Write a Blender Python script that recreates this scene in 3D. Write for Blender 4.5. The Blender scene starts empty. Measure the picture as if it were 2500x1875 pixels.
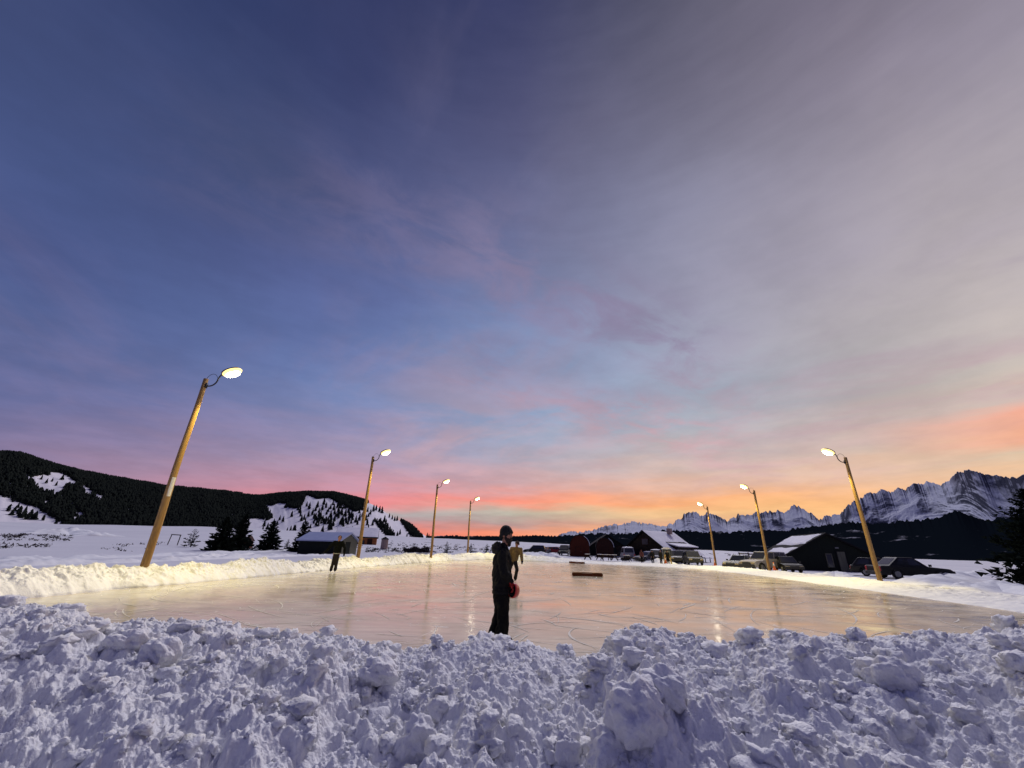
import bpy, bmesh, math, random
import numpy as np
from mathutils import Vector, Matrix
rng = np.random.default_rng(7)
random.seed(7)
S = bpy.context.scene
COL = S.collection
R = math.radians

# ------------------------------------------------------------------ camera
F = 994.0; PIT = R(22.0); ROLL = R(1.45); H = 1.43
_c, _s = math.cos(ROLL), math.sin(ROLL)
_fw = np.array([0, math.cos(PIT), math.sin(PIT)]); _u0 = np.array([0, -math.sin(PIT), math.cos(PIT)]); _r0 = np.array([1.0, 0, 0])
AR = _c * _r0 + _s * _u0; AU = -_s * _r0 + _c * _u0
EYE = np.array([0, 0, H])
def ray(px, py): return AR * (px - 1250) / F - AU * (py - 937.5) / F + _fw
def onz(px, py, z=0.0):
    d = ray(px, py); return EYE + d * ((z - H) / d[2])
def aty(px, py, Y):
    d = ray(px, py); return EYE + d * (Y / d[1])
def atr(px, py, r):
    d = ray(px, py); return EYE + d * (r / math.hypot(d[0], d[1]))
def projv(P):
    v = np.asarray(P, float) - EYE
    z = v @ _fw
    return 1250 + F * (v @ AR) / z, 937.5 - F * (v @ AU) / z
cd = bpy.data.cameras.new('camera'); cam = bpy.data.objects.new('camera', cd); COL.objects.link(cam)
cd.sensor_width = 36.0; cd.lens = 36.0 * F / 2500.0; cd.clip_start = 0.05; cd.clip_end = 30000
M4 = Matrix(((AR[0], AU[0], -_fw[0], 0), (AR[1], AU[1], -_fw[1], 0), (AR[2], AU[2], -_fw[2], H), (0, 0, 0, 1)))
cam.matrix_world = M4
S.camera = cam
S.view_settings.view_transform = 'Standard'; S.view_settings.look = 'None'
S.view_settings.exposure = 0; S.view_settings.gamma = 1
try:
    S.cycles.max_bounces = 6; S.cycles.diffuse_bounces = 3; S.cycles.glossy_bounces = 3
    S.cycles.use_denoising = True; S.cycles.sample_clamp_indirect = 4
except Exception: pass

# ------------------------------------------------------------------ helpers
def tag(o, label=None, cat=None, group=None, kind=None):
    if label: o['label'] = label
    if cat: o['category'] = cat
    if group: o['group'] = group
    if kind: o['kind'] = kind
    return o
def empty(name, loc=(0, 0, 0), rz=0.0, label=None, cat=None, group=None):
    o = bpy.data.objects.new(name, None); COL.objects.link(o)
    o.empty_display_size = 0.2; o.location = loc; o.rotation_euler = (0, 0, rz)
    return tag(o, label, cat, group)
def link(name, me, mat=None, parent=None, smooth=False):
    o = bpy.data.objects.new(name, me); COL.objects.link(o)
    if mat is not None: me.materials.append(mat)
    if parent is not None: o.parent = parent
    if smooth: me.polygons.foreach_set('use_smooth', [True] * len(me.polygons))
    return o
def arrmesh(name, V, Fq):
    """V (n,3), Fq (m,k) same-size faces"""
    V = np.asarray(V, np.float32); Fq = np.asarray(Fq, np.int32)
    me = bpy.data.meshes.new(name); k = Fq.shape[1]
    me.vertices.add(len(V)); me.vertices.foreach_set('co', V.ravel())
    me.loops.add(Fq.size); me.loops.foreach_set('vertex_index', Fq.ravel())
    me.polygons.add(len(Fq)); me.polygons.foreach_set('loop_start', np.arange(0, Fq.size, k, dtype=np.int32))
    try: me.polygons.foreach_set('loop_total', np.full(len(Fq), k, np.int32))
    except Exception: pass
    me.update(calc_edges=True); me.validate(); return me
def gridfaces(nr, nc):
    i = np.arange(nr - 1)[:, None] * nc + np.arange(nc - 1)[None, :]
    return np.stack([i, i + 1, i + nc + 1, i + nc], -1).reshape(-1, 4)
def gridmesh(name, P, flip=False):
    nr, nc = P.shape[:2]; f = gridfaces(nr, nc)
    if flip: f = f[:, ::-1]
    return arrmesh(name, P.reshape(-1, 3), f)

class MB:
    """collects simple solids into one mesh"""
    def __init__(s): s.v = []; s.f = []
    def add(s, vs, fs):
        n = len(s.v); s.v += [tuple(map(float, v)) for v in vs]; s.f += [tuple(i + n for i in f) for f in fs]; return s
    def box(s, c, d, rz=0.0, m=None):
        x, y, z = d[0] / 2, d[1] / 2, d[2] / 2
        vs = [Vector((a * x, b * y, e * z)) for a in (-1, 1) for b in (-1, 1) for e in (-1, 1)]
        if m is not None: vs = [m @ v for v in vs]
        if rz: q = Matrix.Rotation(rz, 3, 'Z'); vs = [q @ v for v in vs]
        vs = [v + Vector(c) for v in vs]
        return s.add(vs, [(0, 1, 3, 2), (4, 6, 7, 5), (0, 4, 5, 1), (2, 3, 7, 6), (0, 2, 6, 4), (1, 5, 7, 3)])
    def prism(s, prof, y0, y1, inset=0.0):
        """profile in xz extruded along y"""
        n = len(prof)
        vs = [(p[0], y0, p[1]) for p in prof] + [(p[0], y1, p[1]) for p in prof]
        fs = [tuple(range(n))[::-1], tuple(range(n, 2 * n))] + [(i, (i + 1) % n, n + (i + 1) % n, n + i) for i in range(n)]
        return s.add(vs, fs)
    def tube(s, pts, rad, n=8, cap=True):
        pts = [Vector(p) for p in pts]
        if not hasattr(rad, '__len__'): rad = [rad] * len(pts)
        b = len(s.v); up = None
        for i, p in enumerate(pts):
            t = (pts[min(i + 1, len(pts) - 1)] - pts[max(i - 1, 0)]).normalized()
            if up is None:
                up = Vector((0, 0, 1)) if abs(t.z) < .9 else Vector((1, 0, 0))
            a = t.cross(up).normalized(); bb = a.cross(t).normalized(); up = bb
            for k in range(n):
                th = 2 * math.pi * k / n
                s.v.append(tuple(p + (a * math.cos(th) + bb * math.sin(th)) * rad[i]))
        for i in range(len(pts) - 1):
            for k in range(n):
                k2 = (k + 1) % n
                s.f.append((b + i * n + k, b + i * n + k2, b + (i + 1) * n + k2, b + (i + 1) * n + k))
        if cap:
            s.f.append(tuple(b + k for k in range(n))[::-1]); e = b + (len(pts) - 1) * n
            s.f.append(tuple(e + k for k in range(n)))
        return s
    def ell(s, c, r, nu=12, nv=8, m=None):
        vs = [(0, 0, -1)]
        for j in range(1, nv):
            ph = -math.pi / 2 + math.pi * j / nv
            for i in range(nu):
                th = 2 * math.pi * i / nu
                vs.append((math.cos(th) * math.cos(ph), math.sin(th) * math.cos(ph), math.sin(ph)))
        vs.append((0, 0, 1))
        vs = [Vector((v[0] * r[0], v[1] * r[1], v[2] * r[2])) for v in vs]
        if m is not None: vs = [m @ v for v in vs]
        vs = [v + Vector(c) for v in vs]
        fs = [(0, 1 + (i + 1) % nu, 1 + i) for i in range(nu)]
        for j in range(nv - 2):
            for i in range(nu):
                a = 1 + j * nu; fs.append((a + i, a + (i + 1) % nu, a + nu + (i + 1) % nu, a + nu + i))
        a = 1 + (nv - 2) * nu; t = len(vs) - 1
        fs += [(a + i, a + (i + 1) % nu, t) for i in range(nu)]
        return s.add(vs, fs)
    def mesh(s, name):
        me = bpy.data.meshes.new(name); me.from_pydata(s.v, [], s.f); me.update(); return me
    def build(s, name, mat, parent=None, smooth=False, bevel=0.0):
        o = link(name, s.mesh(name), mat, parent, smooth)
        if bevel:
            b = o.modifiers.new('b', 'BEVEL'); b.width = bevel; b.segments = 2; b.limit_method = 'ANGLE'
        return o

# ---- numpy noise
def _hash(ix, iy, seed):
    h = (ix.astype(np.int64) * 374761393 + iy.astype(np.int64) * 668265263 + seed * 1442695041) & 0x7fffffff
    h = ((h ^ (h >> 13)) * 1274126177) & 0x7fffffff
    return ((h ^ (h >> 16)) & 0xffffff) / float(0xffffff)
def vnoise(x, y, seed=0):
    x = np.asarray(x, float); y = np.asarray(y, float)
    ix = np.floor(x); iy = np.floor(y); fx = x - ix; fy = y - iy
    ux = fx * fx * fx * (fx * (fx * 6 - 15) + 10); uy = fy * fy * fy * (fy * (fy * 6 - 15) + 10)
    a = _hash(ix, iy, seed); b = _hash(ix + 1, iy, seed); c = _hash(ix, iy + 1, seed); d = _hash(ix + 1, iy + 1, seed)
    return (a + (b - a) * ux + (c - a) * uy + (a - b - c + d) * ux * uy) * 2 - 1
def fbm(x, y, o=4, seed=0, g=0.5):
    s = 0; a = 1; f = 1
    for i in range(o): s = s + a * vnoise(x * f + i * 17.3, y * f - i * 9.1, seed + i); a *= g; f *= 2.03
    return s
def ridged(x, y, o=5, seed=0):
    s = 0; a = 1; f = 1; t = 0
    for i in range(o): s = s + a * (1 - np.abs(vnoise(x * f + i * 7.7, y * f + i * 3.1, seed + i))); t += a; a *= .5; f *= 2.1
    return s / t
def sstep(a, b, x):
    t = np.clip((x - a) / (b - a), 0, 1); return t * t * (3 - 2 * t)

# ------------------------------------------------------------------ materials
def mat(name, col, rough=0.7, metal=0.0, noise=None, spec=0.5, emit=None, bump=None, coat=0.0):
    """noise=(scale, colour2, [stretch xyz]) ; bump=(scale,strength,dist)"""
    m = bpy.data.materials.new(name); m.use_nodes = True; nt = m.node_tree; b = nt.nodes['Principled BSDF']
    b.inputs['Base Color'].default_value = (*col, 1); b.inputs['Roughness'].default_value = rough
    b.inputs['Metallic'].default_value = metal; b.inputs['Specular IOR Level'].default_value = spec
    b.inputs['Coat Weight'].default_value = coat
    tc = nt.nodes.new('ShaderNodeTexCoord')
    if noise:
        mp = nt.nodes.new('ShaderNodeMapping'); nt.links.new(tc.outputs['Object'], mp.inputs[0])
        if len(noise) > 2: mp.inputs['Scale'].default_value = noise[2]
        n = nt.nodes.new('ShaderNodeTexNoise'); n.inputs['Scale'].default_value = noise[0]; n.inputs['Detail'].default_value = 6
        n.inputs['Roughness'].default_value = .65
        nt.links.new(mp.outputs[0], n.inputs['Vector'])
        cr = nt.nodes.new('ShaderNodeValToRGB'); cr.color_ramp.elements[0].position = .35; cr.color_ramp.elements[1].position = .65
        cr.color_ramp.elements[0].color = (*col, 1); cr.color_ramp.elements[1].color = (*noise[1], 1)
        nt.links.new(n.outputs['Fac'], cr.inputs[0]); nt.links.new(cr.outputs[0], b.inputs['Base Color'])
    if bump:
        n2 = nt.nodes.new('ShaderNodeTexNoise'); n2.inputs['Scale'].default_value = bump[0]; n2.inputs['Detail'].default_value = 5
        nt.links.new(tc.outputs['Object'], n2.inputs['Vector'])
        bp = nt.nodes.new('ShaderNodeBump'); bp.inputs['Strength'].default_value = bump[1]; bp.inputs['Distance'].default_value = bump[2]
        nt.links.new(n2.outputs['Fac'], bp.inputs['Height']); nt.links.new(bp.outputs[0], b.inputs['Normal'])
    if emit:
        b.inputs['Emission Color'].default_value = (*emit[0], 1); b.inputs['Emission Strength'].default_value = emit[1]
    return m
def wood(name, c1, c2, scale=6, stretch=(1, 1, .08)):
    return mat(name, c1, .85, noise=(scale, c2, stretch), bump=(40, .4, .01), spec=.15)

M = {}
M['snow'] = mat('snow', (.85, .85, .86), .6, noise=(3.0, (.78, .78, .80)), spec=.25, bump=(75, .8, .012))
M['bank'] = mat('bank_snow', (.83, .84, .85), .6, noise=(1.3, (.74, .75, .78)), spec=.3, bump=(30, .5, .03))
M['dark_metal'] = mat('dark_metal', (.03, .03, .035), .5, .6)
M['galv'] = mat('galvanised_metal', (.25, .25, .26), .5, .7, noise=(8, (.18, .18, .19)))
M['pole_wood'] = wood('pole_wood', (.42, .27, .12), (.26, .15, .06), 7)
M['lens'] = mat('lamp_lens', (1, .95, .8), .3, emit=((1, .93, .72), 30))
M['halo'] = mat('halo_glow', (.9, .75, .3), .4, emit=((1, .70, .20), 2.2))  # yellow emission imitates the halo around the lens
M['rubber'] = mat('rubber', (.012, .012, .013), .8, bump=(60, .4, .01))

# ------------------------------------------------------------------ world
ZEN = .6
def srgb(c): return tuple((v / 255 / 12.92) if v / 255 <= .04045 else ((v / 255 + .055) / 1.055) ** 2.4 for v in c)
SKX = [60, 500, 900, 1250, 1650, 2050, 2450]
SKY = [20, 200, 400, 600, 800, 950, 1000, 1050, 1095, 1130, 1190, 1225, 1252, 1278, 1302]
SKC = [  # columns
 [(56,66,110),(72,83,126),(68,82,128),(74,88,138),(88,101,148),(102,109,155),(110,112,155),(120,116,156),(130,120,157),(138,124,157),(150,129,157),(157,130,156),(160,131,156),(160,130,156),(160,130,156)],
 [(51,62,103),(61,73,116),(67,81,122),(78,90,138),(86,102,150),(104,116,164),(120,122,165),(138,129,165),(150,134,166),(162,138,163),(190,140,158),(200,138,153),(210,136,144),(210,132,135),(215,132,130)],
 [(46,55,95),(59,67,109),(71,79,117),(86,94,140),(98,113,168),(115,135,182),(132,142,184),(146,144,182),(160,150,180),(174,152,178),(206,150,166),(240,138,142),(170,174,180),(188,140,148),(240,128,120)],
 [(57,62,100),(72,75,110),(88,90,127),(104,110,147),(122,138,180),(130,156,195),(142,162,196),(154,166,195),(168,168,188),(180,168,182),(214,168,168),(254,152,130),(188,188,172),(185,152,148),(250,150,115)],
 [(80,80,100),(106,104,126),(128,127,150),(142,143,168),(160,158,180),(160,171,192),(166,176,194),(176,180,190),(190,182,186),(202,186,182),(232,188,166),(252,178,122),(248,200,142),(226,174,142),(250,192,138)],
 [(118,112,130),(138,132,148),(152,146,162),(165,158,172),(174,168,174),(176,173,178),(182,175,178),(194,182,180),(208,188,180),(224,192,176),(242,192,156),(252,188,130),(253,194,134),(252,196,138),(252,198,140)],
 [(138,128,148),(160,150,164),(176,167,174),(186,177,180),(194,184,182),(202,190,178),(244,174,150),(253,174,138),(216,196,170),(240,198,160),(250,200,150),(252,198,140),(252,198,138),(252,198,138),(252,198,138)]]
SKL = np.array([[srgb(c) for c in col] for col in SKC])
def skycol(az, el):
    d = np.array([math.sin(az) * math.cos(el), math.cos(az) * math.cos(el), math.sin(el)])
    z = d @ _fw
    x = 1250 + F * (d @ AR) / z; y = 937.5 - F * (d @ AU) / z
    fx = np.interp(x, SKX, range(len(SKX))); fy = np.interp(y, SKY, range(len(SKY)))
    i = min(int(fx), len(SKX) - 2); j = min(int(fy), len(SKY) - 2); u = fx - i; v = fy - j
    return (SKL[i, j] * (1 - u) + SKL[i + 1, j] * u) * (1 - v) + (SKL[i, j + 1] * (1 - u) + SKL[i + 1, j + 1] * u) * v
W = bpy.data.worlds.new('World'); S.world = W; W.use_nodes = True
nt = W.node_tree; N = nt.nodes; L = nt.links
bg = N['Background']
def mth(op, a, b=None, c=None, clamp=False):
    n = N.new('ShaderNodeMath'); n.operation = op; n.use_clamp = clamp
    for i, v in enumerate((a, b, c)):
        if v is None: continue
        if isinstance(v, (int, float)): n.inputs[i].default_value = v
        else: L.new(v, n.inputs[i])
    return n.outputs[0]
def mrange(v, a, b, c=0.0, d=1.0, smooth=True):
    n = N.new('ShaderNodeMapRange'); n.interpolation_type = 'SMOOTHSTEP' if smooth else 'LINEAR'
    L.new(v, n.inputs[0])
    for i, q in enumerate((a, b, c, d)): n.inputs[1 + i].default_value = q
    return n.outputs[0]
def cmix(f, a, b, mode='MIX'):
    n = N.new('ShaderNodeMix'); n.data_type = 'RGBA'; n.blend_type = mode
    for s, v in ((n.inputs[0], f), (n.inputs[6], a), (n.inputs[7], b)):
        if isinstance(v, (int, float)): s.default_value = v
        elif isinstance(v, tuple): s.default_value = (*v, 1)
        else: L.new(v, s)
    return n.outputs[2]
tc = N.new('ShaderNodeTexCoord'); sx = N.new('ShaderNodeSeparateXYZ'); L.new(tc.outputs['Generated'], sx.inputs[0])
X, Y, Z = sx.outputs
az = mth('ARCTAN2', X, Y); el = mth('ARCSINE', Z)
def noise3(vec, scale, detail=4, rough=.5, dist=0.0):
    n = N.new('ShaderNodeTexNoise'); n.inputs['Scale'].default_value = scale; n.inputs['Detail'].default_value = detail
    n.inputs['Roughness'].default_value = rough; n.inputs['Distortion'].default_value = dist
    L.new(vec, n.inputs['Vector']); return n.outputs['Fac']
def vec(a, b, c=0.0):
    n = N.new('ShaderNodeCombineXYZ')
    for i, v in enumerate((a, b, c)):
        if isinstance(v, (int, float)): n.inputs[i].default_value = v
        else: L.new(v, n.inputs[i])
    return n.outputs[0]
# wavy cloud bands near the horizon
nb = noise3(vec(mth('MULTIPLY', az, 2.2), mth('MULTIPLY', el, 16)), 2.0, 5, .55)
wob = mth('MULTIPLY', mth('SUBTRACT', nb, .5), mrange(el, 0.0, .25, .05, .09))
wob = mth('MULTIPLY', wob, mrange(el, .0, .03))
elw = mth('ADD', el, wob)
ELS = [0, 1.6, 2.4, 3.1, 3.8, 4.5, 5.2, 5.9, 6.7, 7.6, 8.8, 10.2, 12, 14, 16.5, 19.5, 24, 32, 42, 54, 66]
AZS = [-54, -42, -30, -19, -9, 0, 9, 19, 30, 42, 54]
ELMAX = R(66)
eln = mth('DIVIDE', elw, ELMAX, clamp=True)
cols = []
for a in AZS:
    cr = N.new('ShaderNodeValToRGB'); rp = cr.color_ramp
    rp.elements[0].position = 0; rp.elements[1].position = 1
    for v in ELS[1:-1]: rp.elements.new(v / 66)
    for e, v in zip(rp.elements, ELS): e.color = (*skycol(R(a), R(max(v, .6))), 1)
    L.new(eln, cr.inputs[0]); cols.append(cr.outputs[0])
c = cols[0]
for i in range(1, len(AZS)):
    c = cmix(mrange(az, R(AZS[i - 1]), R(AZS[i]), smooth=False), c, cols[i])
# high thin cloud: streaks in a plane overhead
pz = mth('ADD', Z, .10); pu = mth('DIVIDE', X, pz); pv = mth('DIVIDE', Y, pz)
ca, sa = math.cos(R(35)), math.sin(R(35))
ru = mth('ADD', mth('MULTIPLY', pu, ca), mth('MULTIPLY', pv, sa)); rv = mth('SUBTRACT', mth('MULTIPLY', pv, ca), mth('MULTIPLY', pu, sa))
n1 = noise3(vec(mth('MULTIPLY', ru, 1.0), mth('MULTIPLY', rv, .55), 3.3), 1.9, 7, .60, .5)
n2 = noise3(vec(ru, rv, 8.1), .5, 3, .5)
cl = mth('MULTIPLY', mrange(n1, .42, .66), mrange(n2, .34, .54))
lowm = mrange(el, R(5), R(10)); highm = mrange(el, R(26), R(48), 1.0, .35)
cl = mth('MULTIPLY', mth('MULTIPLY', cl, lowm), highm)
ccol = cmix(mrange(el, R(7), R(30)), srgb((214, 172, 178)), srgb((146, 136, 162)))
ccol = cmix(mrange(az, R(-35), R(-8), .55, 0.0), ccol, srgb((112, 100, 150)))
c = cmix(mth('MULTIPLY', cl, mrange(az, R(-38), R(-8), .14, .50)), c, ccol)
# a broken diagonal bank of mauve wisps and a second, pinker group below it
wu = mth('ADD', mth('MULTIPLY', pu, .857), mth('MULTIPLY', pv, .515)); wv_ = mth('SUBTRACT', mth('MULTIPLY', pv, .857), mth('MULTIPLY', pu, .515))
nw = noise3(vec(mth('MULTIPLY', wu, 1.3), mth('MULTIPLY', wv_, 2.1), 5.0), 2.6, 7, .62, .6)
nw2 = noise3(vec(wu, wv_, 9.0), 1.6, 3, .5)
b1 = mrange(mth('ABSOLUTE', mth('SUBTRACT', wv_, 1.0)), .06, .34, 1, 0)
b2 = mth('MULTIPLY', mrange(mth('ABSOLUTE', mth('SUBTRACT', wv_, 1.62)), .10, .52, 1, 0), mrange(wu, .35, .8))
b1 = mth('MULTIPLY', b1, mrange(az, R(-25), R(5), .35, 1.0))
wm = mth('MULTIPLY', mth('MAXIMUM', b1, b2), mth('MULTIPLY', mrange(nw, .36, .66), mrange(nw2, .26, .52)))
wm = mth('MULTIPLY', wm, mth('MULTIPLY', mrange(az, R(-62), R(-30)), mrange(az, R(24), R(38), 1, 0)))
wc = cmix(mrange(el, R(8), R(28)), srgb((222, 178, 182)), srgb((140, 126, 156)))
c = cmix(mth('MULTIPLY', wm, .64), c, wc)
# faint mottling
n3 = noise3(vec(ru, rv, 1.7), 2.2, 5, .6)
mot = mrange(n3, .3, .7, .93, 1.07)
c = cmix(1.0, c, vec(mot, mot, mot), 'MULTIPLY')
# unseen sky behind the camera set as fill; bright overhead cap added to light snow
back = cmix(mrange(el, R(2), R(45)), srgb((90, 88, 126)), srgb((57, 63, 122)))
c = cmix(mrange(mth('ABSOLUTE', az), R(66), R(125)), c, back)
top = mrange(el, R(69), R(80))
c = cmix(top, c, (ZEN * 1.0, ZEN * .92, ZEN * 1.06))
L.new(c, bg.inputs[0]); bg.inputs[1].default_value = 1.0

# soft key light added high on the sunset side to model the snow
sd = bpy.data.lights.new('key_light', 'SUN'); so = bpy.data.objects.new('key_light', sd); COL.objects.link(so)
sd.energy = 1.6; sd.angle = R(15); sd.color = (.98, .94, 1.02)
saz, sel = R(22), R(48)
so.rotation_euler = Vector((math.sin(saz) * math.cos(sel), math.cos(saz) * math.cos(sel), math.sin(sel))).to_track_quat('Z', 'Y').to_euler()
# ------------------------------------------------------------------ terrain
def ground(x, y):
    r = np.hypot(x, y); a = np.arctan2(x, y)
    s = np.interp(a, [R(-60), R(-35), R(-20), R(-9), 0, R(10), R(25), R(42), R(60)], [.023, .030, .029, .021, .018, .017, .011, .002, -.002])
    z = s * np.maximum(r - 60, 0) * sstep(50, 110, r)
    z = z / (1 + np.maximum(r - 450, 0) / 900)
    return z - .08
na = 420; nr = 260
A = np.linspace(R(-100), R(100), na); RR = np.concatenate([[0.3], np.geomspace(3, 5600, nr - 1)])
aa, rr = np.meshgrid(A, RR)
gx, gy = rr * np.sin(aa), rr * np.cos(aa)
gz = ground(gx, gy) + (fbm(gx / 14, gy / 14, 4, 3) * .12 + fbm(gx / 3.1, gy / 3.1, 3, 5) * .035) * sstep(48, 75, rr) + fbm(gx / 90, gy / 90, 3, 9) * 1.0 * sstep(110, 300, rr) * (aa < .3)
gz = np.where(rr > 2500, gz - (rr - 2500) * .02, gz)
M['field'] = mat('field_snow', (.70, .70, .73), .65, noise=(.05, (.62, .62, .66)), spec=.2, bump=(2.0, .5, .08))
tag(link('snow_field', gridmesh('snow_field', np.stack([gx, gy, gz], -1), True), M['field'], smooth=True), kind='structure')

# ---- ice rink
def catmull(P, n=12, closed=False):
    P = [np.array(p, float) for p in P]; out = []
    m = len(P)
    rng_ = range(m) if closed else range(m - 1)
    for i in rng_:
        if closed: p0, p1, p2, p3 = P[i - 1], P[i], P[(i + 1) % m], P[(i + 2) % m]
        else: p0, p1, p2, p3 = P[max(i - 1, 0)], P[i], P[i + 1], P[min(i + 2, m - 1)]
        for t in np.linspace(0, 1, n, endpoint=False):
            out.append(.5 * ((2 * p1) + (-p0 + p2) * t + (2 * p0 - 5 * p1 + 4 * p2 - p3) * t * t + (-p0 + 3 * p1 - 3 * p2 + p3) * t ** 3))
    if not closed: out.append(P[-1])
    return np.array(out)
EDGE = [(-11.6, 9.4), (-12.0, 12.6), (-11.55, 16), (-11.1, 19.3), (-10.0, 30), (-7.6, 43), (-4.4, 55.5), (-1.5, 59.2), (3.1, 56.5), (9.5, 52.5), (15.4, 48.2), (18.6, 43.5), (18.9, 37), (18.2, 30), (16.6, 19.2), (15.5, 13.8), (14.2, 9.6)]
edge = catmull(EDGE, 24)
near = np.array([(13, 6.0), (8, 5.0), (2, 4.6), (-3, 4.9), (-7, 5.6), (-10.5, 7.4)])
icepoly = np.vstack([edge, near])
me = bpy.data.meshes.new('ice'); bm = bmesh.new()
bm.faces.new([bm.verts.new((p[0], p[1], 0)) for p in icepoly[::-1]]); bmesh.ops.triangulate(bm, faces=bm.faces[:]); bm.to_mesh(me); bm.free()
mi = bpy.data.materials.new('ice'); mi.use_nodes = True; n_ = mi.node_tree; b = n_.nodes['Principled BSDF']
def nd(t, **k):
    o = n_.nodes.new(t)
    for kk, v in k.items(): o.inputs[kk].default_value = v
    return o
tci = nd('ShaderNodeTexCoord')
def mapn(sc, rot=0.0):
    m_ = nd('ShaderNodeMapping'); m_.inputs['Scale'].default_value = sc; m_.inputs['Rotation'].default_value = (0, 0, rot)
    n_.links.new(tci.outputs['Object'], m_.inputs[0]); return m_.outputs[0]
def inoise(v, s, d=5, r=.6, dist=0.0):
    q = nd('ShaderNodeTexNoise', Scale=s, Detail=d, Roughness=r, Distortion=dist); n_.links.new(v, q.inputs['Vector']); return q.outputs['Fac']
def ramp(f, p0, c0, p1, c1):
    q = nd('ShaderNodeValToRGB'); q.color_ramp.elements[0].position = p0; q.color_ramp.elements[0].color = (*c0, 1)
    q.color_ramp.elements[1].position = p1; q.color_ramp.elements[1].color = (*c1, 1); n_.links.new(f, q.inputs[0]); return q.outputs[0]
def imix(f, a, bb, mode='MIX'):
    q = nd('ShaderNodeMix'); q.data_type = 'RGBA'; q.blend_type = mode
    for s_, v in ((q.inputs[0], f), (q.inputs[6], a), (q.inputs[7], bb)):
        if isinstance(v, (int, float)): s_.default_value = v
        elif isinstance(v, tuple): s_.default_value = (*v, 1)
        else: n_.links.new(v, s_)
    return q.outputs[2]
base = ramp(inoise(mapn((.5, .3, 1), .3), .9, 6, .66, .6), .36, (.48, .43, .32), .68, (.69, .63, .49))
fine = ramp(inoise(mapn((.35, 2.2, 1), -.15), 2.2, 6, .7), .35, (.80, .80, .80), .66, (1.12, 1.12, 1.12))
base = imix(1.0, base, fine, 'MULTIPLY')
def scratch(sc, rot, w, seed):
    wv = inoise(mapn((.35, .35, 1), rot), .8 + seed * .13, 2, .4, .8)
    s1 = nd('ShaderNodeMath'); s1.operation = 'MULTIPLY'; n_.links.new(wv, s1.inputs[0]); s1.inputs[1].default_value = sc
    s2 = nd('ShaderNodeMath'); s2.operation = 'PINGPONG'; n_.links.new(s1.outputs[0], s2.inputs[0]); s2.inputs[1].default_value = .5
    l = ramp(s2.outputs[0], 0.0, (1, 1, 1), w, (0, 0, 0))
    gate = ramp(inoise(mapn((1, 1, 1), rot * 2), .6 + seed * .1, 4, .6), .52, (0, 0, 0), .66, (1, 1, 1))
    return imix(1.0, l, gate, 'MULTIPLY')
sc1 = scratch(14, .4, .035, 0); sc2 = scratch(17, 1.9, .03, 3); sc3 = scratch(11, 2.7, .03, 5)
scr = imix(1.0, imix(1.0, sc1, sc2, 'ADD'), sc3, 'ADD')
qs = nd('ShaderNodeMath'); qs.operation = 'MULTIPLY'; qs.use_clamp = True; n_.links.new(scr, qs.inputs[0]); qs.inputs[1].default_value = .85
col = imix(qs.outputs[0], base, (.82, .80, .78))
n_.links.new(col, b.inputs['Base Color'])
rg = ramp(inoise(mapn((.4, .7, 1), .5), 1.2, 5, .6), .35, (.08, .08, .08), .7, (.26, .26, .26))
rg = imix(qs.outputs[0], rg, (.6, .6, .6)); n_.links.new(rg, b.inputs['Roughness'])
b.inputs['IOR'].default_value = 1.4; b.inputs['Specular IOR Level'].default_value = .38
bp = nd('ShaderNodeBump', Strength=.09, Distance=.015); n_.links.new(inoise(mapn((.7, 1.6, 1), .1), 3.0, 4, .6), bp.inputs['Height']); n_.links.new(bp.outputs[0], b.inputs['Normal'])
M['ice'] = mi
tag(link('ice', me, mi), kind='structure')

# ---- white skate cuts on the ice
g = np.random.default_rng(31); SV, SF = [], []
def inice(q_): return inpoly0(q_[0], q_[1])
def inpoly0(x_, y_):
    c_ = False; j = len(icepoly) - 1
    for i in range(len(icepoly)):
        xi, yi = icepoly[i]; xj, yj = icepoly[j]
        if (yi > y_) != (yj > y_) and x_ < (xj - xi) * (y_ - yi) / (yj - yi) + xi: c_ = not c_
        j = i
    return c_
while len(SF) < 11000:
    y_ = 6.5 + 34 * g.random() ** 1.5; x_ = g.uniform(-11, 17); th = g.normal(0.15, .9); kc = g.normal(0, .28); ln = g.uniform(.3, 2.6) * (1 if g.random() < .8 else 1.8); w0 = g.uniform(.004, .013) * (1 + y_ / 14)
    n_s = 12; p_ = np.array([x_, y_]); ok = True; pts_ = []
    for k_ in range(n_s):
        pts_.append(p_.copy()); p_ = p_ + np.array([math.cos(th), math.sin(th)]) * ln / n_s; th += kc * ln / n_s
    if not (inpoly0(*pts_[0]) and inpoly0(*pts_[-1]) and inpoly0(*pts_[6])): continue
    pts_ = np.array(pts_); tg = np.gradient(pts_, axis=0); tg /= np.linalg.norm(tg, axis=1, keepdims=True) + 1e-9; nn_ = np.stack([-tg[:, 1], tg[:, 0]], 1)
    ww = w0 * np.sin(np.linspace(.08, math.pi - .08, n_s)) ** .5 * g.uniform(.5, 1.2, n_s); b0 = len(SV)
    for k_ in range(n_s):
        for sg_ in (-1, 1): q_ = pts_[k_] + nn_[k_] * ww[k_] * sg_; SV.append((q_[0], q_[1], .004 + .0004 * (len(SF) % 7)))
    SF += [(b0 + 2 * k_, b0 + 2 * k_ + 2, b0 + 2 * k_ + 3, b0 + 2 * k_ + 1) for k_ in range(n_s - 1)]
M['cut'] = mat('skate_cut_snow', (.70, .67, .61), .8, spec=.2)
tag(link('skate_marks', arrmesh('skate_marks', SV, SF), M['cut']), 'fine white curved skate cuts all over the ice', 'skate marks', kind='stuff')

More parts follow.
